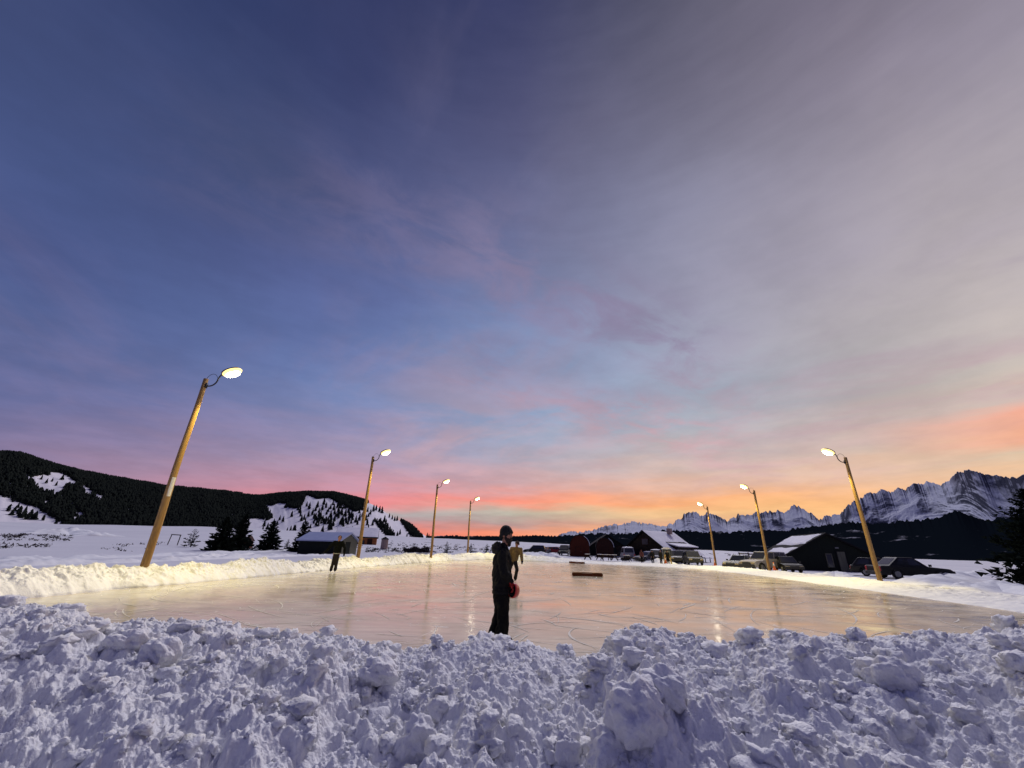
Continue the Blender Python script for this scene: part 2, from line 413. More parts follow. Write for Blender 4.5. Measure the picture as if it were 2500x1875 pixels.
# ---- ploughed snow bank all round the ice
seg = np.diff(edge, axis=0); sl = np.concatenate([[0], np.cumsum(np.hypot(seg[:, 0], seg[:, 1]))])
ns = 3600; s_ = np.interp(np.linspace(0, 1, ns), [0, .52, .72, 1], [0, 34, 90, sl[-1]])
# denser near the camera on the left
ex = np.interp(s_, sl, edge[:, 0]); ey = np.interp(s_, sl, edge[:, 1])
k = 41; ker = np.ones(k) / k
exs = np.convolve(np.pad(ex, k // 2, 'edge'), ker, 'valid'); eys = np.convolve(np.pad(ey, k // 2, 'edge'), ker, 'valid')
tx, ty = np.gradient(exs), np.gradient(eys); tl = np.hypot(tx, ty); nx, ny = -ty / tl, tx / tl   # outward (left of travel)
side = sstep(sl[-1] * .40, sl[-1] * .62, s_)      # 0 left side, 1 right side
far = np.exp(-((s_ - sl[-1] * .47) / 9) ** 2)
hb = .50 * (1 - side) + .17 * side + .10 * far
hb = hb * (1 + .30 * fbm(s_ / 2.6, s_ * 0, 3, 21)) + .04
wi = 1.15 * (1 - side) + 3.2 * side + .4 * far; wo = 1.9 * (1 - side) + 2.6 * side + far
T = np.concatenate([np.linspace(0, 1, 64), np.linspace(1, 2, 40)[1:]])
P = np.zeros((len(T), ns, 3))
for i, t in enumerate(T):
    jag = .16 * fbm(s_ / .8, s_ * 0 + 3, 3, 33)
    off = np.where(t <= 1, wi * t + jag * (1 - min(t, 1)), wi + wo * (t - 1))
    x = exs + nx * off; y = eys + ny * off
    prof = (math.sin(min(t, 1) * math.pi / 2) ** .8) if t <= 1 else 0
    gz_ = ground(x, y)
    zo = gz_ + (hb - gz_) * (1 - sstep(0, 1, np.array(t - 1)))
    z = np.where(t <= 1, hb * prof, zo)
    lump = fbm(x / .55, y / .55, 4, 41) * .08 + np.maximum(fbm(x / .24, y / .24, 3, 47), -.1) * .085 + np.maximum(fbm(x / .09, y / .09, 3, 49), -.2) * .028
    amp = (0.15 + .85 * min(1, t * 2)) * (1 - max(0, (t - 1.5) * 2)) * (1 - .65 * side)
    z = z + lump * amp - (.03 if t == 0 else 0) - (.06 if t >= 2 else 0)
    P[i] = np.stack([x, y, z], -1)
tag(link('snow_bank', gridmesh('snow_bank', P, False), M['bank'], smooth=True), kind='structure')

# ---- ploughed berm in front of the camera
CR = [(-120, 1452), (0, 1453), (73, 1457), (163, 1466), (203, 1476), (264, 1496), (309, 1497), (354, 1488), (407, 1500), (521, 1508), (610, 1526), (712, 1540), (814, 1544), (922, 1556), (1003, 1562), (1077, 1543), (1117, 1555), (1158, 1541), (1190, 1552), (1231, 1558), (1288, 1556), (1337, 1580), (1410, 1592), (1451, 1584), (1492, 1543), (1516, 1523), (1565, 1510), (1614, 1512), (1637, 1530), (1698, 1527), (1771, 1552), (1844, 1532), (1925, 1543), (2048, 1529), (2149, 1529), (2271, 1521), (2373, 1537), (2467, 1523), (2560, 1528)]
crA, crR, crZ = [], [], []
for (x, y) in CR:
    d = ray(x, y + 15); a = math.atan2(d[0], d[1])
    yc = 3.25 / (1 + .13 * math.tan(a))       # crest along y = 3.25 - .13 x
    yc = min(yc, 4.6)
    p = EYE + d * (yc / d[1]); crA.append(a); crR.append(math.hypot(p[0], p[1])); crZ.append(p[2])
nA, nR = 1500, 560
A = np.linspace(R(-66), R(64), nA)
rc = np.interp(A, crA, crR); zc = np.interp(A, crA, crZ)
# fine cartesian lump field
gx0, gy0, cs = -9.5, .2, .011
GW, GH = int(17.5 / cs), int(8.8 / cs)
LH = np.zeros((GH, GW), np.float32)
def stamp(n, r0, r1, flat, seed, emb):
    g = np.random.default_rng(seed)
    xs = g.uniform(gx0 + .5, gx0 + 17, n); ys = g.uniform(gy0 + .4, gy0 + 8.3, n)
    rs = r0 * (r1 / r0) ** (g.random(n) ** 1.7)
    for x, y, r in zip(xs, ys, rs):
        ax = g.uniform(.75, 1.3); th = g.uniform(0, math.pi); hh = r * flat * g.uniform(.6, 1.3)
        w = int(r * 1.35 / cs) + 1; ci, cj = int((y - gy0) / cs), int((x - gx0) / cs)
        i0, i1, j0, j1 = max(ci - w, 0), min(ci + w + 1, GH), max(cj - w, 0), min(cj + w + 1, GW)
        if i1 <= i0 or j1 <= j0: continue
        yy = (np.arange(i0, i1)[:, None] - ci) * cs; xx = (np.arange(j0, j1)[None, :] - cj) * cs
        u = (xx * math.cos(th) + yy * math.sin(th)) / (r * ax); v = (-xx * math.sin(th) + yy * math.cos(th)) * ax / r
        d2 = u * u + v * v
        tilt = 1 + g.uniform(-.35, .35) * u + g.uniform(-.35, .35) * v
        hgt = np.where(d2 < 1, hh * np.sqrt(np.maximum(1 - d2, 0)) ** .8 * tilt, 0) - emb * r
        sub = LH[i0:i1, j0:j1]
        base_ = 0.0 if r > .09 else .55
        LH[i0:i1, j0:j1] = np.maximum(sub, sub * base_ + hgt)
stamp(120, .12, .26, .36, 1, .05)
stamp(650, .05, .11, .60, 2, .05)
stamp(11000, .024, .06, .9, 3, .08)
stamp(85000, .012, .026, .95, 4, .1)
def samp(x, y):
    u = np.clip((x - gx0) / cs, 0, GW - 2.001); v = np.clip((y - gy0) / cs, 0, GH - 2.001)
    i = v.astype(int); j = u.astype(int); fu = u - j; fv = v - i
    return (LH[i, j] * (1 - fu) + LH[i, j + 1] * fu) * (1 - fv) + (LH[i + 1, j] * (1 - fu) + LH[i + 1, j + 1] * fu) * fv
q = np.linspace(0, 1, nR)
# radial parameter: 0 = near foot, 1 = ice side
kn = np.interp(q, [0, .72, .80, 1], [0, .93, 1.06, 2.0])
P = np.zeros((nR, nA, 3))
rn = np.minimum(1.15, rc * .4)
K = kn[:, None]
rr = np.where(K <= 1, rn[None] + (rc - rn)[None] * K, rc[None] + (K - 1) * 2.6)
x = rr * np.sin(A)[None]; y = rr * np.cos(A)[None]
znear = .36
zf = znear + (zc[None] - znear) * np.sin(np.clip(K, 0, 1) * math.pi / 2) ** 1.15
zb = zc[None] * (1 - sstep(0, .8, K - 1)) - .05 * sstep(.5, 1, K - 1)
z0 = np.where(K <= 1, zf, zb)
wx = x + .05 * fbm(x / .14, y / .14, 3, 61) + .009 * fbm(x / .035, y / .035, 3, 71); wy = y + .05 * fbm(x / .14 + 9, y / .14, 3, 62) + .009 * fbm(x / .035 + 5, y / .035, 3, 72)
lum = samp(wx, wy)
ampc = 1 - .45 * np.exp(-((K - 1) / .10) ** 2)     # keep the crest line readable
z = z0 + (lum - .06) * 1.0 * np.where(K > 1.5, .3, 1) * ampc + (.10 * fbm(x / .6, y / .6, 3, 63) * (1 - .8 * np.exp(-((K - 1) / .16) ** 2)) + .016 * fbm(x / .07, y / .07, 3, 65) + .009 * fbm(x / .028, y / .028, 3, 66) + .004 * fbm(x / .011, y / .011, 2, 67)) * np.where(K > 1.6, .3, 1)
P[..., 0], P[..., 1], P[..., 2] = x, y, z
dz_r = np.gradient(z, axis=0); 
P[..., 0] -= .012 * np.sign(P[..., 0]) * 0
berm = tag(link('snow_berm', gridmesh('snow_berm', P, True), M['snow'], smooth=True), kind='structure')
BA, BK = A, kn
def bermz(px_, py_):
    """surface height of the berm at a world point"""
    a = math.atan2(px_, py_); r = math.hypot(px_, py_)
    i = int(np.argmin(abs(A - a))); j = int(np.argmin(abs(rr[:, i] - r))); return float(z[j, i])
def bermhit(px_, py_):
    d = ray(px_, py_); a = math.atan2(d[0], d[1]); i = int(np.argmin(abs(A - a)))
    h = math.hypot(d[0], d[1]); zl = H + d[2] / h * rr[:, i]
    j = int(np.argmax(z[:, i] >= zl)); r_ = rr[j, i]
    return np.array([r_ * math.sin(a), r_ * math.cos(a), z[j, i]]), i, j

# ---- loose clods lying on it (nobody could count them)
def ico(sub):
    b_ = bmesh.new(); bmesh.ops.create_icosphere(b_, subdivisions=sub, radius=1)
    v = np.array([p.co[:] for p in b_.verts]); f = np.array([[q.index for q in p.verts] for p in b_.faces]); b_.free(); return v, f
def rough_ball(v, seed, amp=.28, fr=1.6, box=.35):
    g = np.random.default_rng(seed); o = g.uniform(0, 50, 3)
    n = vnoise(v[:, 0] * fr + o[0], v[:, 1] * fr + v[:, 2] * 1.7 * fr + o[1], seed) + .5 * vnoise(v[:, 0] * fr * 2.3 + v[:, 2] * 2 + o[1], v[:, 1] * fr * 2.3 + o[2], seed + 1) + .25 * vnoise(v[:, 0] * fr * 5 + v[:, 1] * 3, v[:, 2] * fr * 5 + o[0], seed + 2)
    m = np.max(np.abs(v), axis=1, keepdims=True)
    w = v * (1 - box) + v / m * .75 * box
    return w * (1 + amp * n[:, None])
iv, if_ = ico(3)
pv = [rough_ball(iv, 100 + i, .42, 2.1, .5) for i in range(14)]
VV, FF = [], []; off = 0
g = np.random.default_rng(55)
cnt = 0
while cnt < 2000:
    i = g.integers(20, nA - 20); j = int(g.integers(20, int(nR * .82)))
    r = .008 * (6.0 ** (g.random() ** 3.0)) * (1.0 + .12 * rr[j, i])
    if g.random() > .35 + .65 * (rr[j, i] / 5): continue
    v = pv[g.integers(14)] * r * np.array([g.uniform(.8, 1.3), g.uniform(.8, 1.3), g.uniform(.6, 1.0)])
    th = g.uniform(0, 6.28); c_, s2_ = math.cos(th), math.sin(th)
    v = np.stack([v[:, 0] * c_ - v[:, 1] * s2_, v[:, 0] * s2_ + v[:, 1] * c_, v[:, 2]], 1)
    VV.append(v + np.array([x[j, i], y[j, i], z[j, i] + r * .25])); FF.append(if_ + off); off += len(v); cnt += 1
tag(link('loose_snow', arrmesh('loose_snow', np.vstack(VV), np.vstack(FF)), M['snow'], smooth=True), 'crumbly loose snow clods scattered over the near berm', 'snow clods', kind='stuff')
# ---- the few big blocks that stand out
iv4, if4 = ico(5)
def chunk(px_, py_, w, hgt, label, seed, rz=0.0, sink=.35, lean=0.0):
    p, i, j = bermhit(px_, py_)
    v = rough_ball(iv4, seed, .13, 1.5, .25) * np.array([w / 2, w / 2 * .8, hgt / 2])
    n = fbm(v[:, 0] / .05 + v[:, 2] / .07, v[:, 1] / .05 + v[:, 2] / .09, 4, seed) * .018 + fbm(v[:, 0] / .016, v[:, 1] / .016 + v[:, 2] / .02, 2, seed + 4) * .003
    v = v * (1 + n[:, None] / (np.linalg.norm(v, axis=1, keepdims=True) + 1e-4))
    v[:, 0] += lean * v[:, 2]
    c_, s2_ = math.cos(rz), math.sin(rz); v = np.stack([v[:, 0] * c_ - v[:, 1] * s2_, v[:, 0] * s2_ + v[:, 1] * c_, v[:, 2]], 1)
    o = link('snow_block', arrmesh('snow_block', v, if4), M['snow'], smooth=True)
    o.location = (p[0], p[1], p[2] + hgt * (.5 - sink))
    return tag(o, label, 'snow block', 'big snow blocks on the near berm')
chunk(1560, 1812, .26, .25, 'largest rounded snow block on the berm, right of the middle bottom edge', 901, .3, .12)
chunk(1490, 1860, .19, .17, 'smooth slanted snow block leaning against the left foot of the largest block', 902, .5, .3, .4)
chunk(1388, 1845, .12, .13, 'small round snow block left of the leaning one at the bottom edge', 903, 0, .25)
chunk(1622, 1700, .20, .17, 'pointed snow block above and right of the largest block', 904, -.3, .35, -.1)
chunk(1010, 1860, .21, .24, 'tall pointed snow block at the bottom edge left of middle', 905, .2, .3, .15)
chunk(915, 1660, .28, .15, 'wide flat slab of snow below the berm crest left of the standing man', 906, .1, .3)
chunk(2175, 1665, .27, .17, 'broad domed snow block on the right part of the berm', 907, 0, .35)
chunk(305, 1585, .20, .14, 'smooth rounded snow block on the left part of the berm, the farther one', 908, .4, .3)
chunk(385, 1610, .23, .16, 'smooth rounded snow block on the left part of the berm, nearer than its twin', 909, -.2, .3)

# ------------------------------------------------------------------ lamp poles
PH = 7.2
def polefit(bx, by, tx_, ty_):
    b = ray(bx, by); t = ray(tx_, ty_); hb_ = math.hypot(b[0], b[1]); ht_ = math.hypot(t[0], t[1])
    d = PH / (t[2] / ht_ - b[2] / hb_); return EYE + b / hb_ * d
POLES = [(350, 1388, 502, 925, 1), (873, 1364, 911, 1115, 1), (1052, 1360, 1067, 1183, 1), (1141, 1356, 1149, 1223, 1), (2150, 1422, 2062, 1117, -1), (1878, 1390, 1846, 1197, -1), (1748, 1380, 1731, 1237, -1)]
PLAB = ['nearest lamp pole on the left, brightest lamp, white tag halfway up the wooden pole',
        'second lamp pole on the left bank, beside the arms-out skater',
        'third lamp pole on the left bank, in front of the long dark hedge',
        'farthest and shortest lamp pole on the left bank, next to the bearded man',
        'nearest and tallest lamp pole on the right bank, beside the long black car',
        'middle lamp pole on the right bank, crossing the white four-wheel drive',
        'farthest lamp pole on the right bank, in front of the snowy lodge']
POWER = 2300
def lamp_pole():
    root = empty('lamp_pole')
    mb = MB(); hs = np.linspace(-.7, PH, 14)
    mb.tube([(0.012 * math.sin(h * 1.3), .01 * math.cos(h * .9), h) for h in hs], [.135 - .045 * (h + .7) / (PH + .7) for h in hs], 16)
    mb.build('pole', M['pole_wood'], root, True)
    mb = MB(); th = np.linspace(0, 1, 14)
    pts = [(.07, 0, PH - .28), (.16, 0, PH - .31)] + [(.16 + .30 * math.sin(t * math.pi / 2), 0, PH - .31 + .32 * (1 - math.cos(t * math.pi / 2))) for t in th[1:]] + [(.50, 0, PH + .16), (.60, 0, PH + .27)]
    mb.tube(pts, .028, 8); mb.box((.095, 0, PH - .29), (.05, .12, .2)); mb.build('bracket_arm', M['dark_metal'], root, True)
    mb = MB(); mb.tube([(0, 0, PH - .02)] + [(.02 + .44 * t, 0, PH + .02 + .22 * math.sin(t * math.pi) ** .7) for t in np.linspace(0, 1, 12)], .009, 5)
    mb.build('wire', M['dark_metal'], root, True)
    q = Matrix.Rotation(R(-24), 3, 'Y')
    mb = MB(); mb.ell((.84, 0, PH + .44), (.36, .19, .11), 16, 10, q); mb.tube([(.54, 0, PH + .20), (.70, 0, PH + .35)], [.05, .08], 10)
    head = mb.build('lamp_head', M['galv'], root, True)
    mb = MB(); mb.ell((.93, 0, PH + .375), (.37, .26, .13), 20, 12, q); mb.build('halo_rim', M['halo'], head, True)  # oversized glowing rim stands in for the lamp's yellow halo
    mb = MB(); mb.ell((.965, 0, PH + .315), (.285, .205, .135), 20, 12, q); mb.build('lens', M['lens'], head, True)
    return root
def copy_tree(o, parent=None):
    c_ = o.copy(); COL.objects.link(c_)
    if parent is not None: c_.parent = parent
    for ch in list(o.children): copy_tree(ch, c_)
    return c_
ld = bpy.data.lights.new('lamp_light', 'SPOT'); ld.energy = POWER; ld.color = (1, .80, .22); ld.shadow_soft_size = .22; ld.spot_size = R(130); ld.spot_blend = .3
lp0 = lamp_pole(); PB = []
l_ = bpy.data.objects.new('lamp_light', ld); COL.objects.link(l_); l_.parent = lp0
l_.location = (1.02, 0, PH + .16); l_.rotation_euler = (0, R(-26), 0)
for i, (bx, by, tx_, ty_, sd) in enumerate(POLES):
    o = lp0 if i == 0 else copy_tree(lp0)
    p = polefit(bx, by, tx_, ty_); PB.append(p)
    o.location = p; o.rotation_euler = (0, 0, 0 if sd > 0 else math.pi)
    if i in (0, 4): o.rotation_euler.z += .12 * (1 if i == 0 else -1)
    tag(o, PLAB[i], 'lamp post', 'lamp poles around the ice rink')
wt = MB(); aa_ = [R(-75 + 5 * k_) for k_ in range(13)]
wt.add([(.121 * math.cos(a_), .121 * math.sin(a_), z_) for z_ in (2.45, 3.15) for a_ in aa_], [(k_, k_ + 1, 14 + k_, 13 + k_) for k_ in range(12)])
wt.build('tag', mat('white_tag', (.8, .8, .8), .5), lp0)
# ------------------------------------------------------------------ hills, forest, mountains
def pxprof(pts, n=700, a0=-62, a1=62):
    az_, e_ = [], []
    for x_, y_ in pts:
        d = ray(x_, y_); az_.append(math.atan2(d[0], d[1])); e_.append(d[2] / math.hypot(d[0], d[1]))
    return np.array(az_), np.array(e_)
HRIDGE = [(-500, 1080), (-250, 1095), (0, 1116), (43, 1119), (75, 1129), (136, 1147), (203, 1162), (271, 1175), (339, 1186), (402, 1196), (500, 1205), (560, 1211), (631, 1217), (687, 1212), (755, 1207), (812, 1210), (845, 1216), (891, 1228), (918, 1239), (963, 1267), (1008, 1288), (1042, 1311), (1056, 1323), (1075, 1331)]
ha, he = pxprof(HRIDGE)
na_, nr_ = 620, 150
A2 = np.linspace(R(-70), ha[-1], na_)
elr = np.interp(A2, ha, he)
fall = sstep(ha[-1], ha[-1] - R(2.5), A2)
rb = np.interp(A2, [R(-70), R(-45), R(-30), R(-18), ha[-1]], [640, 620, 560, 460, 520])
rr_ = rb + np.interp(A2, [R(-70), R(-30), R(-18), ha[-1]], [430, 430, 330, 60])
Tt = np.concatenate([np.linspace(0, 1, 120), np.linspace(1, 2, 31)[1:]])
def hillz(ai, t):
    """ai float index arrays into A2"""
    a_ = np.interp(ai, np.arange(na_), A2); RB = np.interp(ai, np.arange(na_), rb); RG = np.interp(ai, np.arange(na_), rr_); EL = np.interp(ai, np.arange(na_), elr)
    r_ = RB + (RG - RB) * np.minimum(t, 1) + np.maximum(t - 1, 0) * 260
    zr = H + EL * RG; x_, y_ = r_ * np.sin(a_), r_ * np.cos(a_)
    zb_ = ground(RB * np.sin(a_), RB * np.cos(a_)) - .6
    sh = np.sin(np.clip(t, 0, 1) * math.pi / 2) ** 1.25
    zz = zb_ + (zr - zb_) * sh
    hgt = zr - zb_
    gul = (ridged(a_ * 26 + t * 1.2, t * 1.4, 4, 81) - .62) * .07 + fbm(a_ * 60, t * 6, 4, 82) * .012
    zz = zz + gul * hgt * np.clip(t, 0, 1) * np.clip(1 - t, 0, 1) * 3.0
    zz = np.where(t > 1, zr - (t - 1) * hgt * .9, zz)
    return x_, y_, zz
AI, TT = np.meshgrid(np.arange(na_), Tt)
hx, hy, hz = hillz(AI, TT)
M['hill'] = mat('hill_snow', (.82, .79, .82), .7, noise=(.02, (.72, .69, .74)), spec=.2, bump=(.15, .6, 1.0))
tag(link('hill', gridmesh('hill', np.stack([hx, hy, hz], -1), True), M['hill'], smooth=True), kind='structure')

# forest cover on the hill
def inpoly(x_, y_, P_):
    c_ = False; j = len(P_) - 1
    for i in range(len(P_)):
        xi, yi = P_[i]; xj, yj = P_[j]
        if (yi > y_) != (yj > y_) and x_ < (xj - xi) * (y_ - yi) / (yj - yi) + xi: c_ = not c_
        j = i
    return c_
BARE = [  # open snow on the hillside
 [(0, 1212), (35, 1222), (85, 1240), (132, 1266), (150, 1282), (-60, 1282), (-60, 1205)],
 [(80, 1134), (98, 1142), (96, 1150), (84, 1143)],
 [(58, 1160), (72, 1160), (70, 1172), (60, 1170)],
 [(72, 1166), (106, 1158), (118, 1164), (122, 1152), (152, 1156), (172, 1168), (188, 1178), (176, 1190), (158, 1186), (154, 1198), (146, 1208), (122, 1204), (108, 1208), (90, 1198), (84, 1184)],
 [(190, 1190), (208, 1186), (230, 1206), (214, 1216)], [(224, 1212), (238, 1206), (256, 1220), (240, 1228)],
 [(108, 1226), (120, 1223), (122, 1232), (110, 1232)],
 [(172, 1246), (190, 1248), (203, 1256), (198, 1264), (178, 1278), (170, 1274), (190, 1258)], [(214, 1258), (230, 1264), (226, 1268)],
 [(597, 1288), (598, 1269), (612, 1266), (640, 1268), (652, 1272), (668, 1262), (655, 1250), (650, 1234), (662, 1236), (672, 1232), (678, 1229), (700, 1231), (694, 1240), (730, 1243), (740, 1228), (746, 1211), (752, 1210), (772, 1219), (800, 1216), (812, 1221), (830, 1232), (855, 1244), (868, 1250), (880, 1246), (893, 1232), (905, 1224), (930, 1226), (975, 1244), (1015, 1264), (1055, 1295), (1095, 1340), (560, 1345), (560, 1300)]]
DARK = [  # strips of trees inside the open face
 [(913, 1272), (922, 1271), (945, 1285), (958, 1303), (968, 1318), (955, 1318), (935, 1302)],
 [(977, 1272), (988, 1278), (1010, 1290), (1028, 1310), (1038, 1322), (1018, 1322), (1000, 1305)],
 [(760, 1262), (775, 1262), (800, 1270), (818, 1276), (812, 1284), (790, 1280), (768, 1276)],
 [(5, 1248), (25, 1241), (60, 1252), (95, 1268), (70, 1272), (30, 1260)]]
M['pine'] = mat('pine_needles', (.022, .026, .022), .9, noise=(.4, (.010, .013, .012)), spec=0)
M['pine_mid'] = mat('pine_needles_dark', (.020, .026, .020), .9, noise=(6, (.008, .012, .009)), spec=0)
M['bark'] = mat('bark', (.06, .045, .035), .9, noise=(12, (.03, .022, .018)))
def cone_tree(seed, tiers=4, n=7):
    g_ = np.random.default_rng(seed); v, f = [], []
    for k_ in range(tiers):
        z0_, z1_ = .06 + .80 * k_ / tiers, min(1.0, .06 + .80 * k_ / tiers + .46 * (1 - .35 * k_ / tiers))
        rad = .20 * (1 - .74 * k_ / tiers); b_ = len(v)
        for i in range(n):
            th = 2 * math.pi * (i + g_.uniform(-.3, .3)) / n; q_ = rad * g_.uniform(.6, 1.25)
            v.append((q_ * math.cos(th), q_ * math.sin(th), z0_ + g_.uniform(-.05, .05)))
        v.append((g_.uniform(-.02, .02), g_.uniform(-.02, .02), z1_))
        f += [(b_ + i, b_ + (i + 1) % n, b_ + n) for i in range(n)]
    return np.array(v), np.array(f)
proto = [cone_tree(300 + i, 3, 6) for i in range(8)]
g = np.random.default_rng(77); VV, FF, off = [], [], 0; singles = []
BB = [(min(a_[0] for a_ in q_), max(a_[0] for a_ in q_), min(a_[1] for a_ in q_), max(a_[1] for a_ in q_)) for q_ in BARE]
def place_many(n, bare_only, hmin, hmax, cov):
    global off
    got = 0
    ai = g.uniform(0, na_ - 1, n); tt = g.uniform(0, 1.04, n) ** .8
    X_, Y_, Z_ = hillz(ai, tt); px_, py_ = projv(np.stack([X_, Y_, Z_], -1))
    for i in range(n):
        p = (px_[i], py_[i])
        if p[0] < -260 or p[0] > 1062: continue
        b_ = any(q_b[0] <= p[0] <= q_b[1] and q_b[2] <= p[1] <= q_b[3] and inpoly(p[0], p[1], q_) for q_, q_b in zip(BARE, BB))
        dk = any(inpoly(p[0], p[1], q_) for q_ in DARK) if b_ else False
        if b_ and (not dk or g.random() > .42): continue
        v, f = proto[i % 8]; h_ = g.uniform(hmin, hmax) * (0.75 if p[0] > 590 else 1)
        VV.append(v * np.array([h_ * 1.7, h_ * 1.7, h_]) + np.array([X_[i], Y_[i], Z_[i] - .2])); FF.append(f + off); off += len(v); got += 1
place_many(60000, False, 4.4, 8.6, 1)
tag(link('forest', arrmesh('forest', np.vstack(VV), np.vstack(FF)), M['pine']), 'dense black pine forest covering the hill behind the left bank', 'forest', kind='stuff')
# single trees on the open slope: those one can tell apart
def crown_tree(seed, hgt, rad, nb=34, nn=9, sag=.25, z0=.08, dens=1.0):
    """conifer: whorled limbs carrying needle sprays (small triangles)"""
    g_ = np.random.default_rng(seed); v, f = [], []
    for b_ in range(nb):
        t = (b_ + g_.uniform(0, 1)) / nb; z_ = hgt * (z0 + (1 - z0) * t); L_ = rad * (1 - t) ** .85 * g_.uniform(.65, 1.15) + hgt * .02
        th = b_ * 2.399 + g_.uniform(-.4, .4); up = g_.uniform(-.1, .35) + .5 * t - sag * (1 - t)
        tip = np.array([L_ * math.cos(th), L_ * math.sin(th), z_ + L_ * up + sag * .4 * L_]); sd_ = np.array([-math.sin(th), math.cos(th), .6]) * hgt * .006
        i0 = len(v); v += [np.array([0, 0, z_]) - sd_, np.array([0, 0, z_]) + sd_, tip]; f.append((i0, i0 + 1, i0 + 2))
        for k_ in range(nn):
            s_2 = (k_ + g_.uniform(.1, 1)) / nn; q_ = L_ * s_2
            c0 = np.array([q_ * math.cos(th), q_ * math.sin(th), z_ + q_ * up + sag * .4 * q_ * s_2])
            c0 += g_.normal(0, 1, 3) * L_ * .06 * np.array([1, 1, .6])
            w_ = (L_ * .26 + hgt * .014) * g_.uniform(.6, 1.2) * dens
            d1 = np.array([math.cos(th + g_.uniform(-1, 1)), math.sin(th + g_.uniform(-1, 1)), g_.uniform(-.3, .6)]); d2 = np.cross(d1, g_.normal(0, 1, 3)); d2 /= np.linalg.norm(d2) + 1e-6
            i0 = len(v); v += [c0 - d2 * w_ * .38, c0 + d2 * w_ * .38, c0 + d1 * w_]; f.append((i0, i0 + 1, i0 + 2))
    return np.array(v), np.array(f)
def small_tree(seed):
    v, f = cone_tree(seed, 6, 9); b_ = MB(); b_.add(v, [tuple(q_) for q_ in f]); b_.tube([(0, 0, -.04), (0, 0, .5)], [.035, .02], 5)
    return b_.mesh('pine')
small = [small_tree(500 + i) for i in range(6)]
for m_ in small: m_.materials.append(M['pine'])
HT = [(605, 1284), (644, 1285), (652, 1292), (668, 1278), (676, 1282), (682, 1270), (690, 1274), (699, 1305), (707, 1305), (716, 1297), (718, 1302), (731, 1252), (733, 1260), (727, 1246), (748, 1237), (752, 1262), (754, 1244), (757, 1290), (762, 1258), (766, 1265), (770, 1248), (774, 1240), (778, 1252), (782, 1262), (786, 1246), (790, 1232), (795, 1240), (797, 1256), (801, 1249), (803, 1288), (806, 1264), (808, 1292), (812, 1285), (814, 1246), (816, 1256), (819, 1262), (823, 1240), (826, 1250), (830, 1280), (832, 1275), (835, 1258), (838, 1242), (843, 1262), (849, 1280), (853, 1262), (858, 1264), (862, 1248), (868, 1275), (872, 1281), (877, 1270), (884, 1262), (888, 1256), (893, 1270), (899, 1262), (904, 1256), (911, 1249), (918, 1246), (926, 1250), (932, 1253), (938, 1275), (942, 1280), (950, 1264), (957, 1268), (963, 1272), (969, 1272), (905, 1300), (940, 1316), (993, 1312), (968, 1322), (1000, 1320), (976, 1305), (1042, 1318), (1046, 1322), (835, 1300), (850, 1304), (738, 1292), (745, 1275), (771, 1284), (711, 1262), (735, 1272), (663, 1296), (640, 1300),
      (30, 1226), (42, 1240), (62, 1246), (86, 1262), (104, 1270), (128, 1264), (100, 1170), (112, 1180), (126, 1176), (136, 1186), (150, 1172)]
g_ = np.random.default_rng(404)
while len(HT) < 150:
    q_ = (float(g_.normal(835, 55)), float(g_.uniform(1232, 1300)))
    if 640 < q_[0] < 985 and q_[1] > 1222 + .55 * max(0, q_[0] - 850) and q_[1] > 1212 + .3 * max(0, 770 - q_[0]): HT.append(q_)
for k_, (px_, py_) in enumerate(HT):
    d = ray(px_, py_); a_ = math.atan2(d[0], d[1]); ai = np.interp(a_, A2, np.arange(na_)); ts = np.linspace(0, 1, 160)
    X_, Y_, Z_ = hillz(np.full(160, ai), ts); qx, qy = projv(np.stack([X_, Y_, Z_], -1))
    j = int(np.argmin(np.abs(qy - py_))); p = Vector((X_[j], Y_[j], Z_[j] - .15))
    o = bpy.data.objects.new('pine_tree', small[k_ % 6]); COL.objects.link(o); o.location = p
    hh = math.hypot(X_[j], Y_[j]) / 1000 * (13.5 if px_ > 600 else 9) * random.uniform(.75, 1.25); o.scale = (hh * 1.2, hh * 1.2, hh); o.rotation_euler.z = random.uniform(0, 6)
    tag(o, 'small dark pine scattered alone on the open snowy hillside' if px_ > 600 else 'small dark pine on the bare snow patches at the far left hill', 'tree', 'pines scattered on the snowy hillside' if px_ > 600 else 'pines on the far left snow patches')

